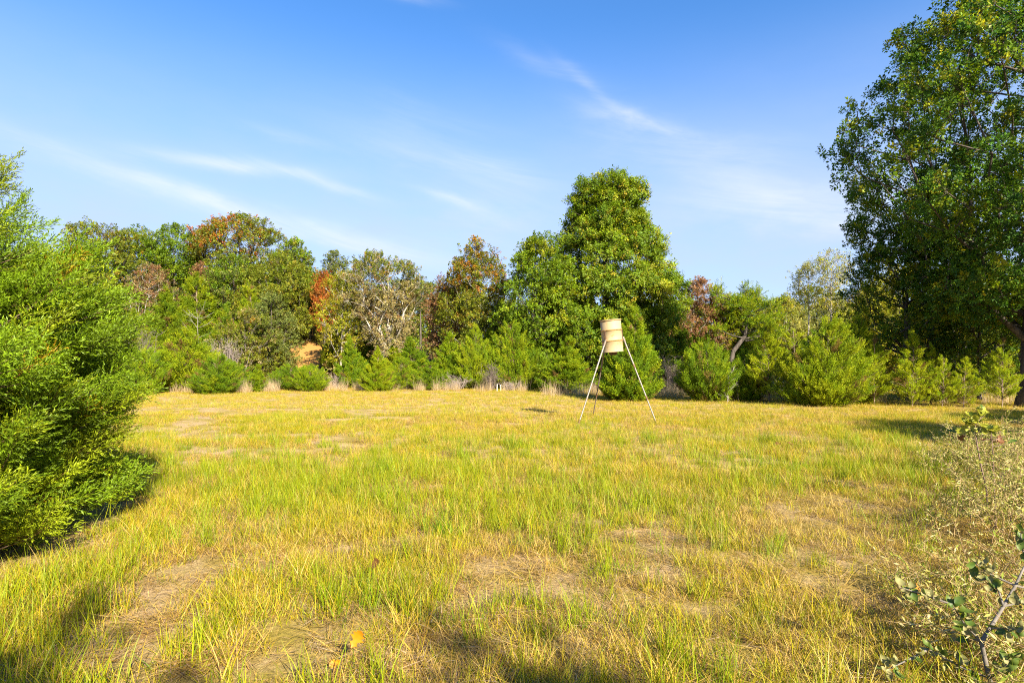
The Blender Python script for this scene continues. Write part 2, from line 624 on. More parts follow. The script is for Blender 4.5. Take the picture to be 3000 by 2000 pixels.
P_BRIGHTRED = [((0.420, 0.120, 0.0200), 4), ((0.300, 0.085, 0.0200), 3), ((0.400, 0.200, 0.0400), 3)]
P_YELLOW = [((0.300, 0.300, 0.0150), 5), ((0.225, 0.245, 0.0140), 3), ((0.410, 0.335, 0.0300), 2)]
P_PALE = [((0.297, 0.311, 0.0900), 4), ((0.405, 0.365, 0.1200), 3), ((0.216, 0.243, 0.0480), 3)]
P_TAN = [((0.312, 0.257, 0.0975), 4), ((0.221, 0.203, 0.0585), 3), ((0.260, 0.149, 0.0650), 2), ((0.390, 0.324, 0.1560), 2)]


def pick(rng, pal, n):
    w = np.array([p[1] for p in pal], float)
    c = np.array([p[0] for p in pal])
    return c[rng.choice(len(pal), n, p=w / w.sum())]


def broadleaf(seed, H, z0, rad, prof, pal, dens=1.0, leaf=0.17, rc=0.7, trunk_r=0.2, lean=(0, 0), squash=1.0,
              accent=None, accent_fn=None, twigs=4, leaves_per=70, droop=0.0, twig_len=0.8, limb_pow=0.45, spacing=1.15, inner=0.45, lobe=1.0, dense=.34, sprigs=None, sprig_size=1.0):
    """returns (trunk_mesh, crown_mesh): crown between z0 and H, clumps inside the profile's envelope"""
    rng = np.random.default_rng(seed)
    pf = profile_fn(prof)
    area = 2 * math.pi * rad * 0.75 * (H - z0)
    M = int(dens * 2.1 * area / (math.pi * rc * rc))
    ph = rng.uniform(0, 6.28, 6)
    cent = []
    tries = 0
    while len(cent) < M and tries < M * 12:
        tries += 1
        t = rng.uniform(0.0, 1.0)
        if rng.random() > pf(t) * 0.8 + 0.25:
            continue
        th = rng.uniform(0, 2 * math.pi)
        lob = 1 + lobe * (0.13 * math.sin(2 * th + ph[0] + 3 * t) + 0.12 * math.sin(3 * th + ph[1] - 5 * t) + 0.10 * math.sin(5 * th + ph[2] + 9 * t))
        rr = max(pf(t) * rad * lob - rc * 0.35, 0.05)
        u = inner + (1 - inner) * rng.random() ** 0.6
        z = z0 + t * (H - z0 - rc * 0.45)
        c = np.array([rr * u * math.cos(th) * squash, rr * u * math.sin(th), z])
        c[:2] += np.array(lean) * t
        if cent:
            dd = np.linalg.norm(np.array(cent) - c, axis=1).min()
            if dd < rc * spacing * rng.uniform(0.35, 0.8):
                continue
        cent.append(c)
    cent = np.array(cent)
    M = len(cent)
    # trunk axis
    nt_ = 14
    tz = np.linspace(0, H * 0.86, nt_)
    wob = np.cumsum(rng.normal(0, 0.035 * H / nt_, (nt_, 2)), 0)
    tp = np.zeros((nt_, 3))
    tp[:, 2] = tz
    tp[:, :2] = wob + np.outer(np.clip((tz - z0) / (H - z0), 0, 1), np.array(lean))
    tr = trunk_r * (1 - 0.93 * (tz / tz[-1]) ** 0.8) + 0.008
    tr[0] *= 1.35
    nodes = [p for p in tp]
    cost = list(tz)
    par = [i - 1 for i in range(nt_)]
    okn = [z > max(0.12 * H, z0 * 0.55) for z in tz]
    order = np.argsort(np.linalg.norm(cent[:, :2] - np.array(lean) * 0.5, axis=1) + 0.2 * cent[:, 2])
    clump_node = {}
    for ci in order:
        c = cent[ci]
        P = np.array(nodes)
        d = np.linalg.norm(P - c, axis=1)
        h = np.linalg.norm(P[:, :2] - c[:2], axis=1)
        sc = d * 1.15 + 0.42 * np.array(cost) + 1.3 * np.maximum(0, P[:, 2] - c[2] + 0.35 * h) + np.where(np.array(okn), 0, 1e6)
        j = int(np.argmin(sc))
        p = P[j]
        k = max(1, int(d[j] / 1.3))
        last = j
        for q in range(1, k + 1):
            f = q / k
            pt = p * (1 - f) + c * f
            if q < k:
                pt = pt + rng.normal(0, 0.10 * d[j] / k ** 0.5 * 0.5, 3) + np.array([0, 0, 0.06 * d[j] * math.sin(math.pi * f)])
            nodes.append(pt)
            cost.append(cost[last] + d[j] / k)
            par.append(last)
            okn.append(True)
            last = len(nodes) - 1
        clump_node[ci] = last
    nn = len(nodes)
    cnt = np.zeros(nn)
    for ci in clump_node.values():
        cnt[ci] += 1
    for i in range(nn - 1, 0, -1):
        if par[i] >= 0:
            cnt[par[i]] += cnt[i]
    rads = 0.014 * np.maximum(cnt, 0.6) ** limb_pow
    segs = [polyline_segs(tp, tr)]
    nodes = np.array(nodes)
    bs = []
    for i in range(nt_, nn):
        j = par[i]
        r1 = rads[i]
        r0 = rads[j] if j >= nt_ else min(max(r1 * 1.3, r1), tr[j] * 0.85)
        r0 = min(r0, r1 * 1.7)
        bs.append(np.concatenate([nodes[j], nodes[i], [r0, r1]]))
    tv, tl = tubes(segs[0], 10)
    bv, bl = tubes(np.array(bs), 5)
    allv, alll = [tv, bv], [tl, bl + len(tv)]
    if twigs:
        tw = []
        base = np.repeat(cent, twigs, 0)
        out = norm(base - np.array([0, 0, z0 + 0.3 * (H - z0)]))
        dirs = norm(out * 0.7 + rng.normal(0, 0.6, base.shape) + np.array([0, 0, 0.25]))
        ln = rng.uniform(0.5, 1.15, (len(base), 1)) * twig_len * rc
        mid = base + dirs * ln * 0.5 + rng.normal(0, 0.06, base.shape) * ln
        end = base + dirs * ln + np.array([0, 0, 0.08]) * ln
        tw.append(np.concatenate([base, mid, np.full((len(base), 1), .010), np.full((len(base), 1), .007)], 1))
        tw.append(np.concatenate([mid, end, np.full((len(base), 1), .007), np.full((len(base), 1), .003)], 1))
        wv, wl = tubes(np.concatenate(tw), 3)
        alll.append(wl + len(tv) + len(bv))
        allv.append(wv)
    tm = poly_mesh('trunk', np.concatenate(allv), 4, np.concatenate(alll), None, True)
    # leafy sprigs on every bough end
    nl = rng.poisson(leaves_per * dense, M)
    idx = np.repeat(np.arange(M), nl)
    n = len(idx)
    ctr = np.array([lean[0] * .5, lean[1] * .5, z0 + 0.35 * (H - z0)])
    oc = norm(cent - ctr)
    dv = norm(rng.normal(0, 1, (n, 3)) + oc[idx] * 0.6 + np.array([0, 0, 0.3]))
    rr = rc * (rng.random((n, 1)) ** 0.45) * np.repeat(rng.uniform(0.7, 1.3, M), nl)[:, None]
    pos = cent[idx] + dv * rr * np.array([1, 1, 0.74])
    D = norm(dv * .8 + oc[idx] * .35 + np.array([0, 0, .45]) + rng.normal(0, .45, (n, 3)))
    cc = pick(rng, pal, M)
    lc = pick(rng, pal, n)
    f = rng.uniform(0.2, 0.75, (n, 1))
    col = cc[idx] * (1 - f) + lc * f
    if accent is not None:
        a = np.clip(accent_fn(cent, rng), 0, 1)
        ac = pick(rng, accent, n)
        w = (rng.random(n) < a[idx])[:, None]
        col = np.where(w, ac, col)
    col = col * rng.uniform(0.85, 1.15, (n, 1)) * np.repeat(rng.uniform(0.85, 1.15, M), nl)[:, None]
    sz = leaf / .19 * rng.uniform(.75, 1.25, n) * sprig_size
    protos = sprigs or SPRIGS
    return tm, dict(protos=protos, pos=pos, rot=frames(D, rng), scl=np.repeat(sz[:, None], 3, 1), idx=rng.integers(0, len(protos), n), tint=col)


def make_tree(name, label, cat, x, y, meshes, bark=None, leafmat=None, group=None, rz=0.0, scale=(1, 1, 1), zoff=0.0):
    o = empty(name, (x, y, gz(x, y) - 0.05 + zoff), rz)
    o.scale = scale
    tag(o, label, cat, group)
    tm, cm = meshes
    if not tm.materials:
        tm.materials.append(bark or M_BARK)
    t = bpy.data.objects.new('trunk', tm)
    COL.objects.link(t)
    t.parent = o
    if 'object' in cm:
        c = cm['object'].copy()
        COL.objects.link(c)
        c.parent = o
    else:
        c = scatter('crown', cm['protos'], cm['pos'], cm['rot'], cm['scl'], cm['idx'], cm['tint'], o)
        cm['object'] = c
    c['kind'] = 'stuff'
    return o


def tree_px(name, label, cat, px, Y, top, half, base_crown, seed, prof, pal, group=None, bark=None, rz=0.0, **kw):
    """a tree at picture column px and distance Y whose crown reaches row top and half columns to each side"""
    x = PX(px, Y)
    g = gz(x, Y)
    H = PZ(top, Y) - g
    z0 = max(PZ(base_crown, Y) - g, 0.15)
    rad = half / F * Y * (1.14 if px < 1300 else 1.05)
    ms = broadleaf(seed, H, z0, rad, prof, pal, **kw)
    return make_tree(name, label, cat, x, Y, ms, bark=bark, group=group, rz=rz)


def build_broadleaf():
    T = tree_px
    # the big conical tree in the middle and its neighbours
    T('conical_tree', 'tallest conical green tree in the middle, behind the feeder drum', 'tree', 1785, 42, 510, 200, 1090, 11, CONE, P_GREEN, sprigs=SPRIGS_DROOP, lobe=.45,
      leaf=0.20, rc=0.78, trunk_r=0.35, leaves_per=84, dens=1.5, inner=.35, accent=P_YELLOW, accent_fn=lambda c, r: 0.10 + 0 * c[:, 0])
    T('maple_tree', 'round green tree, leafy down to the cedars, left of the tallest conical tree', 'tree', 1575, 38, 684, 112, 1110, 12, LUSH, P_GREEN,
      leaf=0.19, rc=0.62, trunk_r=0.2, leaves_per=62, dens=1.0)
    T('oak_tree', 'olive green oak with a rusty orange top, left of the round green tree', 'tree', 1395, 43, 702, 88, 1060, 13, DOME, P_OLIVE,
      leaf=0.19, rc=0.66, trunk_r=0.22, leaves_per=58, accent=P_ORANGE, accent_fn=lambda c, r: np.clip((c[:, 2] - np.percentile(c[:, 2], 50)) / 3.0, 0, 0.5), bark=M_BARK_GREY)
    T('small_tree', 'brownish red small tree between the half bare oak and the rusty topped oak', 'tree', 1303, 45, 812, 50, 1060, 14, OVAL, P_RED,
      leaf=0.16, rc=0.5, trunk_r=0.1, leaves_per=38, dens=0.95, bark=M_BARK_GREY)
    T('oak_tree', 'half bare oak with pale grey limbs and thin tan leaves', 'tree', 1150, 42, 742, 100, 1075, 15, UMBR, P_TAN,
      leaf=0.17, rc=0.62, trunk_r=0.24, leaves_per=42, twigs=7, twig_len=1.3, dens=0.95, lean=(-0.9, 0), accent=P_OLIVE,
      accent_fn=lambda c, r: np.clip((c[:, 2] - 6.2) / 1.8, 0, 0.85), bark=M_BARK_PALE, limb_pow=0.6)
    T('small_tree', 'small far green tree peeping over the right shoulder of the half bare oak', 'tree', 1232, 66, 822, 42, 900, 16, DOME, P_GREY,
      leaf=0.22, rc=0.8, trunk_r=0.16, leaves_per=50)
    T('slim_tree', 'slim yellow green tree with a white trunk left of the half bare oak', 'tree', 1000, 42, 800, 62, 1050, 17, OVAL, P_YELLOW,
      leaf=0.16, rc=0.55, trunk_r=0.1, leaves_per=34, dens=0.85, bark=M_BARK_PALE)
    T('slim_tree', 'thin bluish green treetop in the gap above the red tree', 'tree', 982, 56, 742, 40, 960, 18, UMBR, P_GREY,
      leaf=0.2, rc=0.6, trunk_r=0.14, leaves_per=34, dens=0.8, bark=M_BARK_GREY)
    T('small_tree', 'bright orange red tree glowing in a gap of the left wood', 'tree', 950, 50, 795, 30, 960, 19, OVAL, P_BRIGHTRED,
      leaf=0.16, rc=0.5, trunk_r=0.1, leaves_per=50)
    # the left wooded slope
    T('oak_tree', 'green oak at the right end of the left slope, lower than the orange topped oak', 'tree', 862, 55, 700, 70, 980, 20, DOME, P_GREEN,
      leaf=0.22, rc=0.8, trunk_r=0.26, leaves_per=56, accent=P_OLIVE, accent_fn=lambda c, r: 0.35 + 0 * c[:, 0])
    T('oak_tree', 'tall oak on the left slope with an orange turning top', 'tree', 706, 58, 640, 122, 960, 21, UMBR, P_OLIVE,
      leaf=0.23, rc=0.95, trunk_r=0.32, leaves_per=62, twigs=5, accent=P_ORANGE + P_BRIGHTRED[:1],
      accent_fn=lambda c, r: np.clip((c[:, 2] - np.percentile(c[:, 2], 45)) / 1.6, 0, 1) * np.clip(.40 - c[:, 0] / 7, 0.10, .75), spacing=1.45)
    T('leafy_tree', 'egg shaped dark green tree below the orange topped oak', 'tree', 688, 50, 752, 78, 960, 22, OVAL, P_GREEN,
      leaf=0.2, rc=0.7, trunk_r=0.2, leaves_per=58, accent=P_GREY, accent_fn=lambda c, r: 0.4 + 0 * c[:, 0])
    T('leafy_tree', 'broad dull olive tree right of the egg shaped tree', 'tree', 815, 50, 742, 92, 1000, 23, DOME, P_OLIVE,
      leaf=0.2, rc=0.72, trunk_r=0.2, leaves_per=56)
    T('leafy_tree', 'grey green bushy tree standing low above the orange clay bank', 'tree', 795, 43, 850, 62, 1085, 24, LUSH, P_GREY,
      leaf=0.17, rc=0.6, trunk_r=0.14, leaves_per=52)
    T('leafy_tree', 'dark leafy tree with a pale trunk right of the orange clay bank', 'tree', 905, 53, 830, 64, 985, 25, DOME, P_OLIVE,
      leaf=0.18, rc=0.6, trunk_r=0.17, leaves_per=50, bark=M_BARK_PALE)
    T('oak_tree', 'green oak with upright lobed top left of the orange topped oak', 'tree', 512, 55, 668, 72, 930, 26, UMBR, P_GREEN,
      leaf=0.22, rc=0.85, trunk_r=0.25, leaves_per=60, spacing=1.4)
    T('oak_tree', 'green oak second to the left of the orange topped oak', 'tree', 415, 55, 668, 68, 930, 27, DOME, P_GREEN,
      leaf=0.22, rc=0.85, trunk_r=0.25, leaves_per=58, accent=P_OLIVE, accent_fn=lambda c, r: 0.3 + 0 * c[:, 0])
    T('oak_tree', 'olive oak peeping out above the big near cedar', 'tree', 290, 52, 640, 95, 930, 28, DOME, P_OLIVE,
      leaf=0.22, rc=0.85, trunk_r=0.28, leaves_per=58)
    T('small_tree', 'pinkish brown thinning tree under the green oaks of the left slope', 'tree', 440, 46, 770, 55, 960, 29, OVAL, P_TAN + P_RED[:2],
      leaf=0.16, rc=0.55, trunk_r=0.1, leaves_per=30, bark=M_BARK_GREY)
    T('small_tree', 'narrow rust brown tree under the left end of the orange topped oak', 'tree', 590, 53, 772, 32, 960, 30, OVAL, P_RED,
      leaf=0.16, rc=0.5, trunk_r=0.1, leaves_per=36)
    T('leafy_tree', 'olive bushy thicket tree just behind the two broad cedars at the left', 'tree', 720, 41, 905, 75, 1120, 31, LUSH, P_OLIVE,
      leaf=0.15, rc=0.55, trunk_r=0.1, leaves_per=42, accent=P_TAN, accent_fn=lambda c, r: 0.25 + 0 * c[:, 0])
    # right of the conical tree
    T('small_tree', 'reddish brown thinning tree right of the tallest conical tree', 'tree', 2046, 46, 808, 80, 1060, 32, DOME, P_RED,
      leaf=0.17, rc=0.6, trunk_r=0.12, leaves_per=50, dens=1.0, bark=M_BARK_GREY, twigs=6)
    T('slender_tree', 'taller of two slender white trunked trees in front of the pale sky', 'tree', 2432, 46, 735, 62, 900, 33, UMBR, P_YELLOW,
      leaf=0.17, rc=0.55, trunk_r=0.14, leaves_per=30, sprigs=SPRIGS_THIN, dens=0.8, bark=M_BARK_PALE, group=None, inner=0.3)
    T('slender_tree', 'shorter of two slender white trunked trees with thin yellowish leaves', 'tree', 2365, 48, 768, 42, 900, 34, OVAL, P_YELLOW,
      leaf=0.17, rc=0.5, trunk_r=0.11, leaves_per=30, sprigs=SPRIGS_THIN, dens=0.75, bark=M_BARK_PALE, inner=0.3)
    T('small_tree', 'low yellowish tree left of the slender white trunked pair', 'tree', 2300, 54, 868, 62, 1030, 35, DOME, P_PALE + P_YELLOW,
      leaf=0.18, rc=0.6, trunk_r=0.12, leaves_per=58, dens=1.1, bark=M_BARK_GREY)
    T('small_tree', 'pale yellow thinning tree below the slender white trunked pair', 'tree', 2430, 56, 878, 72, 1040, 36, DOME, P_PALE,
      leaf=0.18, rc=0.6, trunk_r=0.12, leaves_per=56, dens=1.1, bark=M_BARK_PALE)
    T('small_tree', 'pale straw green tree half hidden by the left skirt of the great oak', 'tree', 2570, 50, 850, 75, 1090, 37, DOME, P_PALE + P_YELLOW,
      leaf=0.18, rc=0.6, trunk_r=0.12, leaves_per=40, bark=M_BARK_GREY)
    T('leafy_tree', 'dark bushy tree standing under the lower left boughs of the great oak', 'tree', 2655, 27, 640, 160, 1060, 38, OVAL, P_DARK,
      leaf=0.14, rc=0.55, trunk_r=0.16, leaves_per=60, dens=0.8, accent=P_GREEN + P_YELLOW[:1], accent_fn=lambda c, r: 0.35 + 0.4 * (r.random(len(c)) < .2))
    T('leafy_tree', 'leafy understory tree beside the great oak trunk', 'tree', 2870, 25.5, 800, 130, 1100, 39, LUSH, P_DARK,
      leaf=0.13, rc=0.5, trunk_r=0.1, leaves_per=62, dens=0.8, accent=P_GREEN, accent_fn=lambda c, r: 0.4 + 0 * c[:, 0])


build_broadleaf()


def great_oak():
    Y = 21.5
    x = PX(3035, Y)
    prof = [(0, .45), (.1, .62), (.27, .84), (.42, 1.0), (.54, .93), (.66, .78), (.78, .62), (.88, .44), (.96, .26), (1, .1)]
    ms = broadleaf(77, 17.6, 3.7, 7.15, prof, P_DARK, leaf=0.185, rc=0.74, trunk_r=0.48, leaves_per=80, dens=1.0, twigs=5,
                   accent=P_GREEN + P_YELLOW[:1], accent_fn=lambda c, r: 0.17 + 0.55 * (r.random(len(c)) < 0.16), spacing=1.5, inner=0.28, limb_pow=0.52, dense=.34)
    make_tree('oak_tree', 'great dark green oak reaching in from the right with spreading boughs', 'tree', x, Y, ms)


great_oak()


# ------------------------------------------------------------------ cedars
C_CED = np.array([(0.225, 0.300, 0.005), (0.150, 0.240, 0.005), (0.31, 0.345, 0.007), (0.092, 0.175, 0.007)])


def spray(seed, Ln=.34):
    """a small feathery cedar spray along +Z"""
    rng = np.random.default_rng(seed)
    P, D, L_ = [], [], []
    for k in range(9):
        sd = 1 if k % 2 else -1
        t = .05 + .95 * k / 9
        b = np.array([0, 0, t * Ln])
        bl = Ln * (.46 - .30 * t) * rng.uniform(.75, 1.25)
        an = rng.uniform(.45, .85)
        bd = norm(np.array([sd * math.sin(an), rng.normal(0, .35), math.cos(an)]))
        for m in range(5):
            u = (m + .5) / 5
            P.append(b + bd * bl * u)
            D.append(norm(bd + rng.normal(0, .4, 3)))
            L_.append(Ln * rng.uniform(.13, .26) * (1.1 - .35 * u))
    P, D, L_ = np.array(P), np.array(D), np.array(L_)
    q = leaf_quads(P, D, rng.normal(0, 1, P.shape), L_, L_ * rng.uniform(.22, .34, len(L_)), fold=.15, base_at=.2, wide_at=.4)
    n = len(q)
    col = rng.uniform(.78, 1.22, (n, 1)) * np.ones((n, 3))
    return poly_mesh('cedar_sprig', q.reshape(-1, 3), 4, np.arange(n * 4), np.repeat(col, 4, 0))


CEDAR_SPRAYS = [(spray(70 + k), M_SPRIG_CEDAR) for k in range(5)]


def cedar(seed, H, rad, prof, n_branch=250, per=21, spike=.72, trunk_r=0.08, z_lo=0.10, up=0.75, colmix=(4, 3, 2, 2), hue=(1, 1, 1), jag=0.22, dead=.05):
    rng = np.random.default_rng(seed)
    pf = profile_fn(prof)
    t = []
    while len(t) < n_branch:
        a = rng.random()
        if rng.random() < pf(a) * 0.85 + 0.15:
            t.append(a)
    t = np.array(t)
    th = rng.uniform(0, 2 * math.pi, n_branch)
    ph = rng.uniform(0, 6.28, 4)
    lob = 1 + .08 * np.sin(2 * th + ph[0] + 2 * t) + .08 * np.sin(3 * th + ph[1] - 7 * t) + .07 * np.sin(5 * th + ph[2] + 11 * t)
    R_ = pf(t) * rad * lob * rng.uniform(1 - jag, 1 + jag * .5, n_branch)
    R_ *= np.where(rng.random(n_branch) < .06, 1.16, 1.0)
    tipz = z_lo + t * (H - z_lo) * (1 + .06 * np.sin(th * 2 + ph[3]))
    lx, ly = rng.normal(0, .07, 2) * H
    tip = np.stack([R_ * np.cos(th) + lx * t, R_ * np.sin(th) + ly * t, tipz], 1)
    rootz = np.maximum(tipz - R_ * up * rng.uniform(.6, 1.3, n_branch) - 0.1, 0.05)
    tz = np.linspace(0, H * 0.93, 9)
    tp = np.stack([lx * tz / H + np.cumsum(rng.normal(0, .012 * H, 9)) * 0.35, ly * tz / H + np.cumsum(rng.normal(0, .012 * H, 9)) * .35, tz], 1)
    rootz = np.minimum(rootz, tz[-1])
    root = np.stack([np.interp(rootz, tz, tp[:, 0]), np.interp(rootz, tz, tp[:, 1]), rootz], 1)
    bd = norm(tip - root)
    bl = np.linalg.norm(tip - root, axis=1)
    cnt = np.maximum(3, (per * (0.45 + 0.75 * bl / max(rad, .1))).astype(int))
    bi = np.repeat(np.arange(n_branch), cnt)
    n = len(bi)
    s = 0.30 + 0.70 * rng.random(n) ** 0.7
    fan = (1.05 - s) * 0.5 + 0.05
    side = norm(np.cross(bd, np.array([0, 0, 1.0])) + 1e-6)
    vert = np.cross(side, bd)
    lat = rng.normal(0, 1, n) * fan * np.maximum(bl[bi], 0.5) * 0.40
    ver = rng.normal(0, 0.6, n) * fan * np.maximum(bl[bi], 0.5) * 0.40
    pos = root[bi] + bd[bi] * (bl[bi] * s)[:, None] + side[bi] * lat[:, None] + vert[bi] * ver[:, None]
    pos[:, 2] += 0.08 * bl[bi] * s * s
    sgn = np.sign(lat)[:, None]
    D = norm(bd[bi] * 0.9 + side[bi] * sgn * rng.uniform(0.0, 0.6, (n, 1)) + np.array([0, 0, 0.45]) + rng.normal(0, 0.22, (n, 3)))
    keep = pos[:, 2] > 0.04
    w = np.array(colmix, float)
    cb = C_CED[rng.choice(4, n_branch, p=w / w.sum())]
    cl = C_CED[rng.choice(4, n, p=w / w.sum())]
    col = (cb[bi] * 0.6 + cl * 0.4) * rng.uniform(0.82, 1.18, (n, 1)) * np.array(hue)
    col = np.where((rng.random(n_branch) < dead)[bi][:, None], np.array([[0.20, 0.125, 0.035]]), col)
    col = np.where(((s < .45) & (rng.random(n) < .35))[:, None], np.array([[0.14, 0.095, 0.03]]), col)
    sz = spike * rng.uniform(.7, 1.3, n)
    pos, D, col, sz = pos[keep], D[keep], col[keep], sz[keep]
    n = len(pos)
    cm = dict(protos=CEDAR_SPRAYS, pos=pos - D * (.15 * sz)[:, None], rot=frames(D, rng), scl=np.repeat(sz[:, None], 3, 1), idx=rng.integers(0, len(CEDAR_SPRAYS), n), tint=col)
    tv, tl = tubes(polyline_segs(tp, trunk_r * (1 - 0.9 * tz / tz[-1]) + .004), 8)
    bs = np.concatenate([root, root + bd * (bl * 0.9)[:, None], np.full((n_branch, 1), .013), np.full((n_branch, 1), .004)], 1)
    bv, bl_ = tubes(bs, 3)
    tm = poly_mesh('trunk', np.concatenate([tv, bv]), 4, np.concatenate([tl, bl_ + len(tv)]), None, True)
    return tm, cm


CP_CONE = [(0, .72), (.08, .95), (.2, 1), (.4, .82), (.6, .58), (.8, .31), (.93, .12), (1, .02)]
CP_BROAD = [(0, .7), (.1, .95), (.25, 1), (.5, .88), (.7, .62), (.87, .32), (1, .04)]
CP_ROUND = [(0, .55), (.15, .9), (.4, 1), (.65, .9), (.85, .62), (1, .2)]
CP_SPARSE = [(0, .6), (.15, .9), (.35, 1), (.6, .7), (.8, .42), (1, .06)]


def build_cedars():
    mixes = [(4, 3, 2, 2), (3, 4, 1, 3), (4, 2, 4, 1), (2, 3, 1, 4)]
    protos = {
        'cone': [(cedar(101 + k, 3.0, 1.0, CP_CONE, colmix=mixes[k % 4]), 3.0, 1.0) for k in range(4)],
        'broad': [(cedar(121 + k, 3.0, 1.5, CP_BROAD, n_branch=270, per=20, colmix=mixes[(k + 2) % 4]), 3.0, 1.5) for k in range(5)],
        'round': [(cedar(141 + k, 2.0, 1.3, CP_ROUND, n_branch=210, per=17, spike=.66, colmix=mixes[(1, 3, 0)[k]]), 2.0, 1.3) for k in range(3)],
        'sparse': [(cedar(161 + k, 3.0, 1.1, CP_SPARSE, n_branch=(85, 66, 100, 74)[k], per=20, spike=.62, z_lo=(.55, .7, .35, .6)[k], jag=.45, up=.3, colmix=(3, 1, 6, 0), hue=(1.1, 1.1, 1), trunk_r=.032), 3.0, 1.1) for k in range(4)],
        'tall': [(cedar(181 + k, 6.0, 2.0, (CP_CONE, CP_BROAD, CP_CONE, CP_SPARSE)[k], n_branch=330, per=20, spike=1.15, trunk_r=.12, hue=(1.0, .95, 1), colmix=mixes[k]), 6.0, 2.0) for k in range(4)],
    }
    seen = {}

    def nxt(kind, var):
        k = seen.get(kind, 0)
        seen[kind] = k + 1
        return protos[kind][k % len(protos[kind])]
    rng = random.Random(5)
    G1 = 'young cedars along the edge of the meadow'
    # kind, column, distance, top row, half width, variant, label
    rows = [
        ('round', 420, 31, 1012, 62, 0, 'small round cedar on a short bare trunk just right of the big near cedar'),
        ('broad', 560, 33.5, 962, 88, 0, 'broad bright cedar, the tallest of the pair left of the small dumpy cedar'),
        ('broad', 630, 31, 1028, 60, 1, 'lower bright cedar in front of the broad one at the left'),
        ('cone', 748, 33, 1066, 27, 0, 'small dumpy upright cedar alone in the pale dry grass'),
        ('round', 850, 35, 1068, 48, 0, 'low spreading cedar just below the orange clay bank'),
        ('round', 912, 33.5, 1066, 44, 0, 'low dense dark cedar at the right foot of the clay bank'),
        ('cone', 1038, 38, 998, 42, 1, 'darker pointed cedar at the left end of the middle row'),
        ('cone', 1103, 34, 1028, 38, 0, 'slim light green cedar in front of the pointed dark one'),
        ('broad', 1172, 36, 1055, 42, 1, 'low feathery cedar under the half bare oak trunk'),
        ('cone', 1213, 41, 1000, 52, 0, 'pointed cedar behind the low feathery ones in the middle row'),
        ('broad', 1262, 35.5, 1062, 48, 0, 'low ragged cedar beside the grey brush tangle'),
        ('cone', 1318, 39, 985, 48, 1, 'upright cedar left of the two bright cedars near the white stakes'),
        ('broad', 1398, 37, 966, 58, 0, 'bright cedar just left of the two white stakes'),
        ('cone', 1455, 39.5, 985, 50, 0, 'cedar set back behind the white stakes'),
        ('cone', 1150, 41, 1012, 42, 0, 'cedar set back between the slim light green cedar and the feathery ones'),
        ('cone', 1580, 38, 992, 46, 0, 'cedar set back between the largest feathery cedar and the rounded cone'),
        ('broad', 505, 35, 1008, 62, 0, 'dull cedar just left of the broad bright cedar'),
        ('broad', 695, 36.5, 1052, 46, 0, 'low olive cedar behind the small dumpy cedar'),
        ('broad', 1512, 36.5, 955, 70, 1, 'largest bright feathery cedar, just right of the white stakes'),
        ('cone', 1652, 32, 998, 64, 0, 'rounded cone cedar left of the feeder legs'),
        ('cone', 1838, 25, 908, 88, 1, 'tall bright cedar cone right behind the feeder drum'),
        ('cone', 1965, 33, 1020, 32, 1, 'dark narrow cedar in the gap right of the tall feeder cedar'),
        ('round', 2075, 24.5, 1002, 88, 0, 'wide dark cedar standing in shade behind the dead grey sapling'),
        ('broad', 2185, 24.5, 1015, 55, 0, 'shaded cedar between the dark wide one and the yellow green one'),
        ('sparse', 2255, 23.5, 950, 62, 0, 'loose yellow green cedar left of the broad dark trunked cedar'),
        ('broad', 2405, 21.8, 930, 112, 0, 'broad rich green cedar with a dark bare trunk foot'),
        ('broad', 2490, 23.2, 922, 80, 1, 'tall cedar behind the right flank of the broad rich green one'),
        ('sparse', 2560, 22.0, 990, 60, 1, 'thin cedar sapling right of the broad rich green cedar'),
        ('sparse', 2672, 21.5, 972, 58, 0, 'tallest yellow green sapling below the dark bushy tree'),
        ('sparse', 2762, 21.2, 1030, 42, 1, 'shorter yellow green sapling on a thin pale stem'),
        ('sparse', 2822, 21.0, 1045, 42, 0, 'yellow green sapling on a pale stem nearest the great oak trunk'),
        ('sparse', 2935, 20.8, 985, 52, 1, 'drooping yellow green cedar in front of the great oak trunk'),
        ('sparse', 2728, 22.5, 1010, 45, 0, 'sapling half hidden behind the shorter yellow green sapling'),
    ]
    for kind, px, Y, top, half, var, label in rows:
        (ms, h0, r0) = nxt(kind, var)
        x = PX(px, Y)
        g = gz(x, Y)
        sz = (PZ(top, Y) - g) / h0 * (1.07 if 1000 < px < 1700 else 1.0)
        sx = half / F * Y / r0 * (1.2 if px < 1700 else 1.06)
        make_tree('cedar_tree', label, 'cedar', x, Y, ms, bark=M_BARK_CEDAR, leafmat=M_CEDAR, group=G1, rz=rng.uniform(0, 6.28), scale=(sx, sx, sz))
    G2 = 'taller cedars in the wood behind'
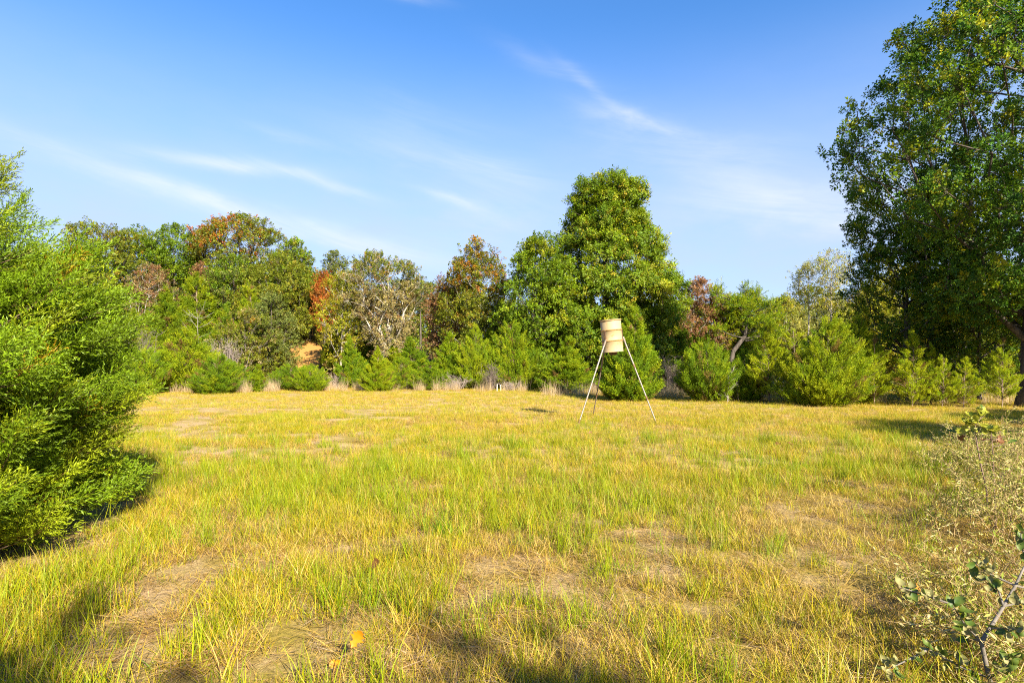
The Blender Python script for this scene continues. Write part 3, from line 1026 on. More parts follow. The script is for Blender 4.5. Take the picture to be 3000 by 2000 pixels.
    rows2 = [
        ('tall', 585, 48, 795, 92, 1, 'tall yellow green cedar below the orange topped oak, highest cedar on the slope'),
        ('tall', 490, 46, 850, 72, 0, 'cedar on the left slope left of the highest one'),
        ('tall', 770, 47, 835, 66, 1, 'cedar on the left slope right of the highest one, under the olive tree'),
        ('tall', 665, 43, 905, 62, 0, 'dull cedar lower on the slope under the highest cedar'),
        ('tall', 400, 42, 900, 66, 1, 'cedar on the slope just clear of the big near cedar'),
        ('tall', 310, 40, 905, 90, 0, 'cedar on the slope half behind the big near cedar'),
        ('tall', 985, 45, 930, 50, 0, 'dim cedar under the slim yellow green tree'),
        ('tall', 1060, 46, 940, 62, 1, 'dark cedar in shade left of the half bare oak trunk'),
        ('tall', 1450, 42, 960, 60, 0, 'dark cedar in shade under the rusty topped oak'),
        ('tall', 2190, 47, 938, 52, 0, 'dim cedar behind the dark bent trunk'),
        ('broad', 2060, 45, 955, 62, 1, 'yellow green cedar below the reddish brown tree'),
        ('broad', 2010, 41, 965, 52, 0, 'olive cedar just right of the tall feeder cedar'),
        ('sparse', 2330, 41, 955, 60, 0, 'loose cedar in the gap left of the broad rich green cedar'),
    ]
    for kind, px, Y, top, half, var, label in rows2:
        (ms, h0, r0) = nxt(kind, var)
        x = PX(px, Y)
        g = gz(x, Y)
        sz = (PZ(top, Y) - g) / h0
        sx = half / F * Y / r0 * 1.04
        make_tree('cedar_tree', label, 'cedar', x, Y, ms, bark=M_BARK_CEDAR, leafmat=M_CEDAR, group=G2, rz=rng.uniform(0, 6.28), scale=(sx, sx, sz))

    # the flat topped old cedar with a bent bare trunk
    rg = np.random.default_rng(44)
    Y = 35.0
    x = PX(2150, Y)
    o = empty('cedar_tree', (PX(2140, 44.0), 44.0, gz(PX(2140, 44.0), 44.0) - 0.05))
    o.scale = (1.22, 1.22, 1.2)
    tag(o, 'old flat topped cedar with a dark bent bare trunk', 'cedar')
    H = PZ(848, Y)
    tp = np.array([(0, 0, 0), (0.0, 0, 1.2), (0.15, 0, 2.2), (0.9, 0, 3.2), (1.05, 0, 4.2), (0.9, .1, 5.0), (0.5, .1, 5.7)])
    segs = [polyline_segs(tp, np.array([.2, .17, .15, .13, .1, .07, .03]))]
    tv, tl = tubes(segs[0], 8)
    pads = []
    for k in range(30):
        a = rg.uniform(0, 6.28)
        rr = 2.3 * rg.random() ** .6
        zz = H - .35 - 2.6 * rg.random() ** 1.5 - .16 * rr
        pads.append((.55 + rr * math.cos(a), .55 * rr * math.sin(a), zz, rg.uniform(.35, .8), rg.uniform(.22, .42)))
    for k in range(9):      # pointed shoots on the flat top
        pads.append((rg.uniform(-1.0, 2.2), rg.uniform(-.5, .5), H - rg.uniform(.1, .6), .22, .5))
    br, qs, cs, ds = [], [], [], []
    for (px_, py_, pz_, rx, rz_) in pads:
        a = np.array([0.95, 0, max(2.9, min(pz_ - .5, 5.3))])
        c = np.array([px_, py_, pz_])
        m = (a + c) / 2 + np.array([0, 0, -.1])
        br += [np.concatenate([a, m, [.06, .045]]), np.concatenate([m, c, [.045, .02]])]
        for k in range(14):
            e = c + rg.normal(0, .45, 3) * np.array([rx, rx, rz_])
            br.append(np.concatenate([c, e, [.014, .005]]))
        n = int(22 + 75 * rx)
        dv = norm(rg.normal(0, 1, (n, 3)))
        qs.append(c + dv * (rg.random((n, 1)) ** .7) * np.array([rx, rx, rz_]) * rg.uniform(.7, 1.5, (n, 1)))
        ds.append(norm(dv * .6 + np.array([0, 0, .6]) + rg.normal(0, .35, (n, 3))))
        cs.append(C_CED[rg.choice(4, n, p=[.4, .2, .2, .2])] * rg.uniform(.75, 1.15, (n, 1)))
    bv, bl_ = tubes(np.array(br), 5)
    tm = poly_mesh('trunk', np.concatenate([tv, bv]), 4, np.concatenate([tl, bl_ + len(tv)]), None, True)
    link('trunk', tm, M_BARK, o)
    Pn, Dn = np.concatenate(qs), np.concatenate(ds)
    n = len(Pn)
    tag(scatter('crown', CEDAR_SPRAYS, Pn, frames(Dn, rg), np.repeat(rg.uniform(.8, 1.4, (n, 1)), 3, 1), rg.integers(0, 5, n), np.concatenate(cs), o), kind='stuff')


build_cedars()


# ------------------------------------------------------------------ the big near cedar
def plume(seed, Ln=0.42):
    """one feathery spray along +Z, flattened in X"""
    rng = np.random.default_rng(seed)
    P, D, L_, W = [], [], [], []
    axis_pts = []
    nb = 15
    for k in range(nb):
        s = 0.08 + 0.92 * k / nb
        side = 1 if k % 2 else -1
        b = np.array([0.012 * math.sin(s * 5), 0.012 * math.cos(s * 4), s * Ln])
        bl = Ln * (0.50 - 0.30 * s) * rng.uniform(0.75, 1.2)
        ang = rng.uniform(0.5, 0.85)
        bd = norm(np.array([side * math.sin(ang), rng.normal(0, .28), math.cos(ang)]))
        axis_pts.append((b, bd, bl))
    axis_pts.append((np.array([0, 0, Ln * .86]), np.array([0, 0, 1.0]), Ln * .22))
    for b, bd, bl in axis_pts:
        m = max(5, int(bl / 0.0105))
        for j in range(m):
            s = (j + .5) / m
            p = b + bd * bl * s
            d = norm(bd * 0.9 + norm(rng.normal(0, 1, 3)) * 0.62)
            P.append(p)
            D.append(d)
            L_.append(rng.uniform(.026, .052) * (1.1 - .4 * s))
            W.append(rng.uniform(.0062, .0098))
    P, D, L_, W = np.array(P), np.array(D), np.array(L_), np.array(W)
    q = leaf_quads(P, D, rng.normal(0, 1, P.shape), L_, W, fold=.1, base_at=.1, wide_at=.45)
    n = len(q)
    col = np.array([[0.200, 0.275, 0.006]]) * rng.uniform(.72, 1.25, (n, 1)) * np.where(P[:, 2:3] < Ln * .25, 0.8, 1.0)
    v = q.reshape(-1, 3)
    c = np.repeat(col, 4, 0)
    sv, sl = tubes(np.array([[0, 0, 0, 0, 0, Ln * .8, .0035, .0012]]), 3)
    return poly_mesh('cedar_spray', np.concatenate([v, sv]), 4, np.concatenate([np.arange(n * 4), sl + n * 4]),
                     np.concatenate([c, np.tile(np.array([[.17, .10, .04]]), (len(sv), 1))]))


def near_cedar():
    rng = np.random.default_rng(8)
    x0, y0 = -5.8, 4.6
    o = empty('cedar_tree', (x0, y0, gz(x0, y0) - .03))
    tag(o, 'huge bright green feathery cedar in the near left foreground', 'cedar')
    prof_z = np.array([0.0, .2, .6, 1.2, 1.75, 2.2, 2.5, 2.75, 3.0, 3.4, 3.8, 4.3])
    prof_r = np.array([1.8, 2.0, 2.08, 2.02, 1.92, 1.78, 1.58, 1.40, 1.36, 1.36, 1.0, .2])
    nbr = 560
    zt = []
    while len(zt) < nbr:
        z = rng.uniform(.16, 4.4)
        if rng.random() < np.interp(z, prof_z, prof_r) / 2.1 * (1.0 if z < 2.65 else .22):
            zt.append(z)
    zt = np.array(zt)
    th = rng.uniform(0, 2 * math.pi, nbr)
    rt = np.interp(zt, prof_z, prof_r) * rng.uniform(.80, 1.07, nbr)
    rt[(rng.random(nbr) < .09) & (zt > 1.3)] *= 1.15
    rt[zt < 1.0] *= .94
    segs, P, D, T, S, Q = [], [], [], [], [], []
    for i in range(nbr):
        tip = np.array([rt[i] * math.cos(th[i]), rt[i] * math.sin(th[i]), zt[i]])
        root = np.array([0, 0, max(.1, zt[i] - rt[i] * rng.uniform(-.05, .5))])
        if zt[i] > 3.0:
            root[2] = max(.1, zt[i] - rt[i] * rng.uniform(.5, .95))
        ax = tip - root
        ln = np.linalg.norm(ax)
        side = norm(np.cross(ax, [0, 0, 1.0]))
        bend = rng.normal(0, .08) * ln
        f = np.linspace(0, 1, 6)
        pts = root + np.outer(f, ax) + np.outer(np.sin(f * math.pi) * bend, side) + np.outer(-.10 * ln * np.sin(f * math.pi), [0, 0, 1])
        rb = .006 + .006 * ln
        segs.append(polyline_segs(pts, rb * (1 - .9 * f) + .002))
        # sprays along the limb, then at its tip
        npl = int(12 + 18 * ln / 2.6)
        u = 0.35 + 0.65 * rng.random(npl) ** .7
        u[:2] = 1.0
        for s in u:
            k = min(int(s * 5), 4)
            ff = s * 5 - k
            p = pts[k] * (1 - ff) + pts[k + 1] * ff
            tang = norm(pts[k + 1] - pts[k])
            sg = rng.choice([-1, 1])
            a = rng.uniform(.35, .95) if s < .97 else rng.uniform(0, .25)
            d = norm(tang * math.cos(a) + side * sg * math.sin(a) + np.array([0, 0, .12 + .28 * rng.random()]) + rng.normal(0, .16, 3))
            sub = rng.uniform(.08, .55) * (1.12 - s) * min(ln / 2.2, 1.0)
            p2 = p + d * sub
            if sub > .12:
                segs.append(np.concatenate([p, p2, [.006, .003]])[None])
                if rng.random() < .75:       # a second spray on the way
                    P.append(p + d * sub * .45)
                    D.append(norm(d + rng.normal(0, .45, 3)))
                    S.append(rng.uniform(.6, .95))
                    T.append(i)
                    Q.append(s)
            P.append(p2)
            D.append(d)
            Q.append(s)
            S.append(rng.uniform(.75, 1.2))
            T.append(i)
    # leader
    tz = np.linspace(0, 4.3, 10)
    trunk = np.stack([np.cumsum(rng.normal(0, .03, 10)), np.cumsum(rng.normal(0, .03, 10)), tz], 1)
    segs.append(polyline_segs(trunk, .15 * (1 - .95 * tz / 4.3) + .006))
    P, D, S, T = np.array(P), np.array(D), np.array(S), np.array(T)
    keep = P[:, 2] > .04
    P, D, S, T, Q = P[keep], D[keep], S[keep], T[keep], np.array(Q)[keep]
    n = len(P)
    zc = D
    rnd = norm(np.array([[0, 0, 1.0]]) + rng.normal(0, .55, (n, 3)))
    xc = norm(np.cross(rnd, zc))
    yc = np.cross(zc, xc)
    rot = euler_from(xc, yc, zc)
    lt = rng.uniform(.74, 1.12, nbr)[:, None] * np.where(rng.random((nbr, 1)) < .3, np.array([[1.12, 1.02, 1.0]]), np.array([[.80, .92, 1.0]]))
    tint = lt[T] * rng.uniform(.85, 1.15, (n, 1))
    tint = np.where((rng.random(n) < .01)[:, None], np.array([[1.5, .7, 1.0]]), tint)
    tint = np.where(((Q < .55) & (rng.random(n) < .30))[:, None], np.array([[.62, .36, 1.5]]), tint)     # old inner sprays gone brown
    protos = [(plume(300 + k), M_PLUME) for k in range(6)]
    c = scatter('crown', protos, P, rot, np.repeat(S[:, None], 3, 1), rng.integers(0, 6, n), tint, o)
    c['kind'] = 'stuff'
    tm = tube_mesh('trunk', np.concatenate(segs), 5)
    link('trunk', tm, M_BARK_DARKCEDAR, o)
    print('near cedar sprays', n)


near_cedar()


# ------------------------------------------------------------------ undergrowth and far wood
def undergrowth():
    rng = np.random.default_rng(61)
    qs, cs = [], []
    n_cl = 1050
    X = rng.uniform(-44, 46, n_cl)
    Y = rng.uniform(40, 62, n_cl) - 8.0 * sstep(4, 12, X) - 4.5 * sstep(16, 24, X)
    keep = ~((np.abs(X - PX(888, Y)) < 1.7) & (Y < 60))
    X, Y = X[keep], Y[keep]
    Z = ground_z(X, Y)
    X2, Y2 = rng.uniform(-60, 62, 420), rng.uniform(68, 92, 420)
    X, Y, Z = np.concatenate([X, X2]), np.concatenate([Y, Y2]), np.concatenate([Z, ground_z(X2, Y2)])
    for x, y, z in zip(X, Y, Z):
        h = rng.uniform(.5, 2.0) * (0.75 if x > 8 else 1.0) * (2.3 if y > 66 else 1.0)
        n = 95
        dv = norm(rng.normal(0, 1, (n, 3)))
        pos = np.array([x, y, z + h * .45]) + dv * (rng.random((n, 1)) ** .4) * np.array([.9 + .5 * (y > 66), .9, h * .55])
        L_ = (.17 if y < 66 else .3) * rng.uniform(.6, 1.4, n)
        qs.append(leaf_quads(pos, rng.normal(0, 1, (n, 3)), dv + np.array([0, 0, .5]) + rng.normal(0, .4, (n, 3)), L_, L_ * .6))
        pal = [P_OLIVE, P_GREEN, P_DARK, P_TAN, P_YELLOW][rng.choice(5, p=[.3, .22, .22, .14, .12])]
        cs.append(pick(rng, pal, n) * rng.uniform(.8, 1.1))
    o = link('undergrowth', quads_to_mesh('undergrowth', np.concatenate(qs), np.concatenate(cs)), M_LEAF)
    tag(o, 'leafy undergrowth filling the wood floor behind the cedars', 'undergrowth', None, 'stuff')


def far_wood():
    """trees standing deeper in the wood, seen only in the gaps of the front ones"""
    rng = random.Random(9)
    protos = []
    for k, (pal, prof) in enumerate(((P_OLIVE, DOME), (P_GREEN, OVAL), (P_YELLOW, DOME), (P_TAN, OVAL))):
        protos.append(broadleaf(500 + k, 10.0, 1.2, 3.6, prof, pal, leaf=.27, rc=.95, trunk_r=.2, leaves_per=52, twigs=0, dens=.85))
    spots = []
    for px in range(-150, 1000, 105):
        spots.append((px + rng.uniform(-25, 25), rng.uniform(66, 78), rng.uniform(.75, .95), rng.choice([0, 1, 0])))
    for px in range(960, 1400, 75):
        spots.append((px + rng.uniform(-20, 20), rng.uniform(72, 88), rng.uniform(.8, .98), rng.choice([0, 3, 0])))
    for px in range(1380, 2000, 110):
        spots.append((px + rng.uniform(-20, 20), rng.uniform(62, 76), rng.uniform(.8, 1.0), rng.choice([0, 1])))
    for px in range(1960, 2760, 85):
        spots.append((px + rng.uniform(-20, 20), rng.uniform(66, 84), rng.uniform(.9, 1.12), rng.choice([2, 2, 3, 0])))
    for px in range(2650, 3400, 90):
        spots.append((px + rng.uniform(-20, 20), rng.uniform(38, 50), rng.uniform(.7, .95), rng.choice([1, 2, 0])))
    for px, Y, s, k in spots:
        x = PX(px, Y)
        lab = ['olive green tree', 'mid green tree', 'yellow green tree', 'thin tan tree'][k] + ' deep in the wood, seen through gaps between the front trees'
        make_tree('wood_tree', lab, 'tree', x, Y, protos[k], group='trees deep in the wood', rz=rng.uniform(0, 6.28), scale=(s * 1.15, s * 1.15, s), bark=M_BARK_GREY)


undergrowth()
far_wood()


# ------------------------------------------------------------------ bare brush, dead sapling
def brush(name, label, px, Y, half, top, n_stem, mat, seed, arch=1.0, cat='brush'):
    rng = np.random.default_rng(seed)
    x = PX(px, Y)
    g = gz(x, Y)
    H = PZ(top, Y) - g
    rad = half / F * Y
    segs = []
    for i in range(n_stem):
        b = rng.normal(0, .25, 2) * rad
        a = rng.uniform(0, 6.28)
        r = rad * rng.uniform(.3, 1.0)
        h = H * rng.uniform(.45, 1.0)
        f = np.linspace(0, 1, 6)
        pts = np.stack([b[0] + np.cos(a) * r * f ** 1.3, b[1] + np.sin(a) * r * f ** 1.3, h * np.sin(f * (1.2 + .9 * arch * rng.random()))], 1) + rng.normal(0, .05, (6, 3))
        segs.append(polyline_segs(pts, .012 * (1 - .8 * f) + .002))
        for k in range(8):
            j = rng.integers(1, 6)
            d = norm(rng.normal(0, 1, 3) + np.array([0, 0, .4]))
            e = pts[j] + d * rng.uniform(.15, .5) * min(H, 1.6) * .6
            segs.append(np.concatenate([pts[j], e, [.007, .003]])[None])
            e2 = e + norm(d + rng.normal(0, .8, 3)) * .15
            segs.append(np.concatenate([e, e2, [.004, .002]])[None])
    o = link(name, tube_mesh(name, np.concatenate(segs), 3), mat)
    o.location = (x, Y, g - .03)
    tag(o, label, cat)


def dead_sapling(px, Y, top, label, mat, seed, lean=0.0):
    rng = np.random.default_rng(seed)
    x = PX(px, Y)
    H = PZ(top, Y) - gz(x, Y)
    segs = []
    pts = np.stack([np.linspace(0, lean, 7) + rng.normal(0, .02, 7), rng.normal(0, .02, 7), np.linspace(0, H, 7)], 1)
    segs.append(polyline_segs(pts, np.linspace(.035, .006, 7)))
    for k in range(16):
        j = rng.integers(1, 6)
        a = rng.uniform(0, 6.28)
        d = norm(np.array([math.cos(a), math.sin(a) * .6, rng.uniform(.2, 1.0)]))
        l = H * rng.uniform(.2, .5)
        m = pts[j] + d * l * .5
        e = m + norm(d + np.array([0, 0, .4])) * l * .5
        segs += [np.concatenate([pts[j], m, [.014, .009]])[None], np.concatenate([m, e, [.009, .003]])[None]]
        for q in range(3):
            segs.append(np.concatenate([m, m + norm(d + rng.normal(0, .6, 3)) * l * .35, [.005, .002]])[None])
    o = link('dead_sapling', tube_mesh('dead_sapling', np.concatenate(segs), 5), mat)
    o.location = (x, Y, gz(x, Y) - .03)
    tag(o, label, 'dead sapling')


M_BRUSH = noise_material('grey_brush', (0.20, 0.16, 0.145), (0.33, 0.27, 0.24), 6, bump=0)
M_BRUSH_DARK = noise_material('dark_brush', (0.10, 0.075, 0.065), (0.19, 0.15, 0.13), 6, bump=0)
brush('bare_brush', 'grey tangle of bare brush at the foot of the middle cedars', 1335, 35.5, 50, 1098, 40, M_BRUSH, 71)
brush('bare_brush', 'brown bare brush leaning on the cedar left of the white stakes', 1440, 34.8, 26, 1068, 40, M_BRUSH_DARK, 72)
brush('bare_brush', 'small arched brush tangle just right of the white stakes', 1495, 33.6, 32, 1118, 26, M_BRUSH, 73, 1.6)
brush('bare_brush', 'purplish bare vine tangle behind the right side of the big near cedar', 415, 37, 55, 960, 70, M_BRUSH_DARK, 74)
brush('bare_brush', 'greyish bare thicket between the broad cedar and the clay bank', 665, 38, 55, 985, 70, M_BRUSH, 75)
brush('bare_brush', 'low grey brush right of the low dense cedar by the clay bank', 985, 37.5, 30, 1095, 26, M_BRUSH, 76)
brush('bare_brush', 'dim brush tangle right of the tall feeder cedar', 1975, 31, 50, 1040, 40, M_BRUSH_DARK, 77)
dead_sapling(2130, 23.6, 1085, 'dead grey sapling in front of the wide dark cedar', M_BARK_GREY, 81, .1)
dead_sapling(585, 45, 905, 'dead grey snag standing on the left slope above the broad cedar', M_BARK_GREY, 82, -.2)
dead_sapling(2290, 25, 1100, 'thin dead stem under the yellow green cedar', M_BARK_GREY, 83, -.1)


# ------------------------------------------------------------------ deer feeder
def lathe(prof, K=40):
    prof = np.asarray(prof, float)
    n = len(prof)
    a = np.arange(K) * 2 * math.pi / K
    v = np.stack([prof[:, 0, None] * np.cos(a), prof[:, 0, None] * np.sin(a), np.repeat(prof[:, 1, None], K, 1)], -1).reshape(-1, 3)
    k = np.arange(K)
    k2 = (k + 1) % K
    i = np.arange(n - 1)[:, None]
    loops = np.stack([i * K + k, i * K + k2, (i + 1) * K + k2, (i + 1) * K + k], -1).ravel()
    return v, loops


def lathe_mesh(name, prof, K=40):
    v, l = lathe(prof, K)
    me = poly_mesh(name, v, 4, l, None, True)
    try:
        me.set_sharp_from_angle(angle=R(40))
    except Exception:
        pass
    return me


def box_mesh(name, sx, sy, sz, bev=0.004):
    import bmesh
    bm = bmesh.new()
    bmesh.ops.create_cube(bm, size=1.0)
    bmesh.ops.scale(bm, vec=(sx, sy, sz), verts=bm.verts)
    if bev:
        bmesh.ops.bevel(bm, geom=bm.edges[:], offset=bev, segments=1, affect='EDGES')
    me = bpy.data.meshes.new(name)
    bm.to_mesh(me)
    bm.free()
    return me


def feeder():
    M_drum = noise_material('cream_drum_paint', (0.310, 0.237, 0.125), (0.353, 0.275, 0.155), 5, rough=.6, bump=.06, spec=.25, c3=(0.30, 0.19, 0.07), scale3=9)
    M_rust = noise_material('rusty_cream', (0.15, 0.075, 0.02), (0.33, 0.21, 0.075), 22, rough=.7, bump=.2)
    M_dark = noise_material('dark_rusty_steel', (0.09, 0.055, 0.035), (0.20, 0.12, 0.07), 14, rough=.75, bump=.2)
    M_galv = noise_material('galvanised_pipe', (0.163, 0.144, 0.125), (0.241, 0.215, 0.189), 18, rough=.5, bump=.05, metal=.3, spec=.4)
    M_galv_dark = noise_material('weathered_pipe', (0.13, 0.10, 0.075), (0.24, 0.20, 0.165), 14, rough=.6, bump=.1, metal=.25)
    cx, cy = 2.84, 16.0
    root = empty('deer_feeder', (cx, cy, gz(cx, cy)))
    tag(root, 'cream drum deer feeder on three pipe legs in the meadow', 'deer feeder')
    r, h = .287, .90
    Zb = 1.95 - gz(cx, cy)
    # drum: body with two rolling hoops, chimes and a domed lid with a rim
    drum_prof = [(0.0, .018), (r * .93, .018), (r * .93, .0), (r + .006, .0), (r + .008, .012), (r + .003, .024), (r, .03)]
    for zz in (h * .345, h * .675):
        drum_prof += [(r, zz - .03), (r + .006, zz - .022), (r + .006, zz + .022), (r, zz + .03)]
    drum_prof += [(r, h - .012), (r - .01, h)]
    db = link('drum', lathe_mesh('drum', drum_prof, 48), M_drum, root)
    db.location = (0, 0, Zb)
    db.rotation_euler = (R(1.5), R(-5.0), 0)
    for zz in (h * .345, h * .675):
        b = link('hoop', lathe_mesh('hoop', [(r + .0062, zz - .021), (r + .013, zz - .014), (r + .020, zz), (r + .013, zz + .014), (r + .0062, zz + .021)], 48), M_rust, db)
    lid = link('lid', lathe_mesh('lid', [(r + .001, h - .035), (r + .014, h - .033), (r + .016, h - .006), (r + .010, h + .004), (r * .9, h + .007), (r * .86, h - .004), (r * .4, h + .003), (0, h + .006)], 48), M_drum, db)
    rim = link('lid_ring', lathe_mesh('lid_ring', [(r + .0165, h - .028), (r + .021, h - .022), (r + .021, h - .014), (r + .0165, h - .010)], 48), M_rust, db)
    # spinner below
    sp = link('spinner_box', box_mesh('spinner_box', .19, .17, .075), M_dark, db)
    sp.location = (0, 0, -.04)
    fun = link('funnel', lathe_mesh('funnel', [(.07, .016), (.05, -.01), (.045, -.06)], 20), M_dark, db)
    pl = link('spinner_plate', lathe_mesh('spinner_plate', [(.0, -.098), (.075, -.097), (.085, -.088), (.083, -.086), (.0, -.094)], 24), M_dark, db)

    rotm = db.rotation_euler.to_matrix()

    def on_drum(ang, z, rr=r + .02):
        return rotm @ Vector((rr * math.cos(ang), rr * math.sin(ang), z)) + Vector((0, 0, Zb))
    feet = [Vector((PX(1694, 15.05) - cx, 15.05 - cy, 0)), Vector((PX(1926, 15.0) - cx, 15.0 - cy, 0)), Vector((PX(1737, 17.6) - cx, 17.6 - cy, 0.02))]
    tops = [on_drum(R(222), .30), on_drum(R(-12), .34, r + .035), on_drum(R(118), .26)]
    for k, (f, t) in enumerate(zip(feet, tops)):
        f = Vector((f.x, f.y, gz(f.x + cx, f.y + cy) - gz(cx, cy) - .04))
        d = (f - t)
        ln = d.length
        d.normalize()
        top = t - d * .05
        radii = (.0215, .019, .0165)
        cuts = [0, .34, .70, 1.0]
        segs = []
        q0 = top
        for i in range(3):
            a = top + d * (ln + .05) * cuts[i]
            b = top + d * (ln + .05) * cuts[i + 1]
            segs.append([*a, *b, radii[i], radii[i]])
        leg = link('leg', tube_mesh('leg', np.array(segs), 12), M_galv if k < 2 else M_galv_dark, root)
        if k == 2: leg['label'] = 'darker weathered rear pipe leg'
        for c_, rr in ((.34, .0265), (.70, .0235)):
            a = top + d * (ln + .05) * (c_ - .022)
            b = top + d * (ln + .05) * (c_ + .022)
            link('coupling', tube_mesh('coupling', np.array([[*a, *b, rr, rr], [*(a - d * .003), *a, rr * .7, rr], [*b, *(b + d * .003), rr, rr * .7]]), 12), M_dark if k else M_galv_dark, leg)
        for c_ in (.20, .52, .86):
            a = top + d * (ln + .05) * c_
            s = d.cross(Vector((0, 1, 0))).normalized()
            link('bolt', tube_mesh('bolt', np.array([[*(a - s * .036), *(a + s * .036), .007, .007]]), 6), M_dark, leg)
        # foot spike and bracket
        link('foot', tube_mesh('foot', np.array([[*(f - d * .16), *(f - d * .0), .019, .018], [*(f - d * .17), *(f - d * .16), .012, .019]]), 10), M_dark, leg)
        ang = (R(222), R(-12), R(118))[k]
        bk = link('leg_bracket', box_mesh('leg_bracket', .012, .06, .34), M_dark, root)
        p = on_drum(ang, .44, r + .013)
        bk.location = p
        bk.rotation_euler = (rotm @ Matrix.Rotation(ang, 3, 'Z')).to_euler()
        soc = link('socket', tube_mesh('socket', np.array([[*(t - d * .06), *(t + d * .10), .033, .031]]), 12), M_galv_dark, root)


feeder()

# two white stakes
M_STAKE = noise_material('white_stake_paint', (0.42, 0.39, 0.33), (0.32, 0.28, 0.22), 10, rough=.6, bump=.1)
for px, label, hh in ((1456, 'left of two short white stakes by the bright cedars', .46), (1467, 'right of two short white stakes by the bright cedars', .42)):
    Y = 33.0
    o = link('stake', lathe_mesh('stake', [(.038, 0), (.040, .02), (.038, hh * .96), (.032, hh), (0, hh + .006)], 12), M_STAKE)
    o.location = (PX(px, Y), Y, gz(PX(px, Y), Y) - .02)
    o.rotation_euler = (0, R(1.5 if px < 1460 else -2), 0)
    tag(o, label, 'stake', 'white stakes')


# ------------------------------------------------------------------ grass
def blades(rng, n, h, spread, width, lean, curve, cols, flat=False, seg=3):
    """n curved blades around the origin -> verts, loops, cols"""
    a = rng.uniform(0, 2 * math.pi, n)
    rr = spread * np.sqrt(rng.random(n))
    base = np.stack([rr * np.cos(a), rr * np.sin(a), np.zeros(n)], 1)
    H = rng.uniform(h[0], h[1], n)
    az = rng.uniform(0, 2 * math.pi, n)
    od = np.stack([np.cos(az), np.sin(az), 0 * az], 1)
    le = np.abs(rng.normal(0, lean, n)) + (1.25 if flat else 0)
    cv = rng.uniform(0.2, 1, n) * curve
    f = np.linspace(0, 1, seg + 1)
    wd = rng.uniform(.7, 1.3, n) * width
    sd = np.stack([-np.sin(az), np.cos(az), 0 * az], 1)
    tw = rng.uniform(-1.2, 1.2, n)
    sd = norm(sd * np.cos(tw)[:, None] + od * np.sin(tw)[:, None])
    rows = []
    p = base.copy()
    if flat:
        p[:, 2] += rng.uniform(.004, .045, n)
    for k, t in enumerate(f):
        ang = np.minimum(le + cv * t, 1.75)
        if k:
            p = p + (od * np.sin(ang)[:, None] + np.array([0, 0, 1.0]) * np.cos(ang)[:, None]) * (H / seg)[:, None]
            p[:, 2] = np.maximum(p[:, 2], .004)
        w = wd * (1 - t ** 1.6 * .92)
        rows.append(np.stack([p - sd * w[:, None] * .5, p + sd * w[:, None] * .5], 1))
    v = np.stack(rows, 1)              # n, seg+1, 2, 3
    fk = np.arange(seg)
    face = np.stack([fk * 2, fk * 2 + 1, fk * 2 + 3, fk * 2 + 2], 1)
    loops = (face[None] + (np.arange(n) * 2 * (seg + 1))[:, None, None]).ravel()
    w = np.array([c[1] for c in cols], float)
    cc = np.array([c[0] for c in cols])[rng.choice(len(cols), n, p=w / w.sum())] * rng.uniform(.8, 1.2, (n, 1))
    return v.reshape(-1, 3), loops, np.repeat(cc, 2 * (seg + 1), 0)


def tuft(name, seed, specs):
    rng = np.random.default_rng(seed)
    V, Lp, C, off = [], [], [], 0
    for s in specs:
        v, l, c = blades(rng, *s[:-1], **s[-1]) if isinstance(s[-1], dict) else blades(rng, *s)
        V.append(v)
        Lp.append(l + off)
        C.append(c)
        off += len(v)
    return poly_mesh(name, np.concatenate(V), 4, np.concatenate(Lp), np.concatenate(C))


GREEN = [((0.200, 0.262, 0.004), 4), ((0.285, 0.312, 0.005), 4), ((0.100, 0.172, 0.006), 2.5), ((0.37, 0.325, 0.010), 1.4)]
YELL = [((0.43, 0.325, 0.010), 5), ((0.34, 0.305, 0.006), 4), ((0.46, 0.295, 0.028), 2), ((0.230, 0.258, 0.006), 3)]
STRAW = [((0.48, 0.325, 0.068), 4), ((0.35, 0.222, 0.052), 3), ((0.53, 0.385, 0.115), 3), ((0.20, 0.125, 0.045), 2)]
PALE = [((0.50, 0.385, 0.235), 4), ((0.40, 0.29, 0.17), 3), ((0.56, 0.45, 0.29), 3)]
PINK = [((0.42, 0.285, 0.165), 4), ((0.30, 0.195, 0.12), 3), ((0.50, 0.38, 0.24), 3)]


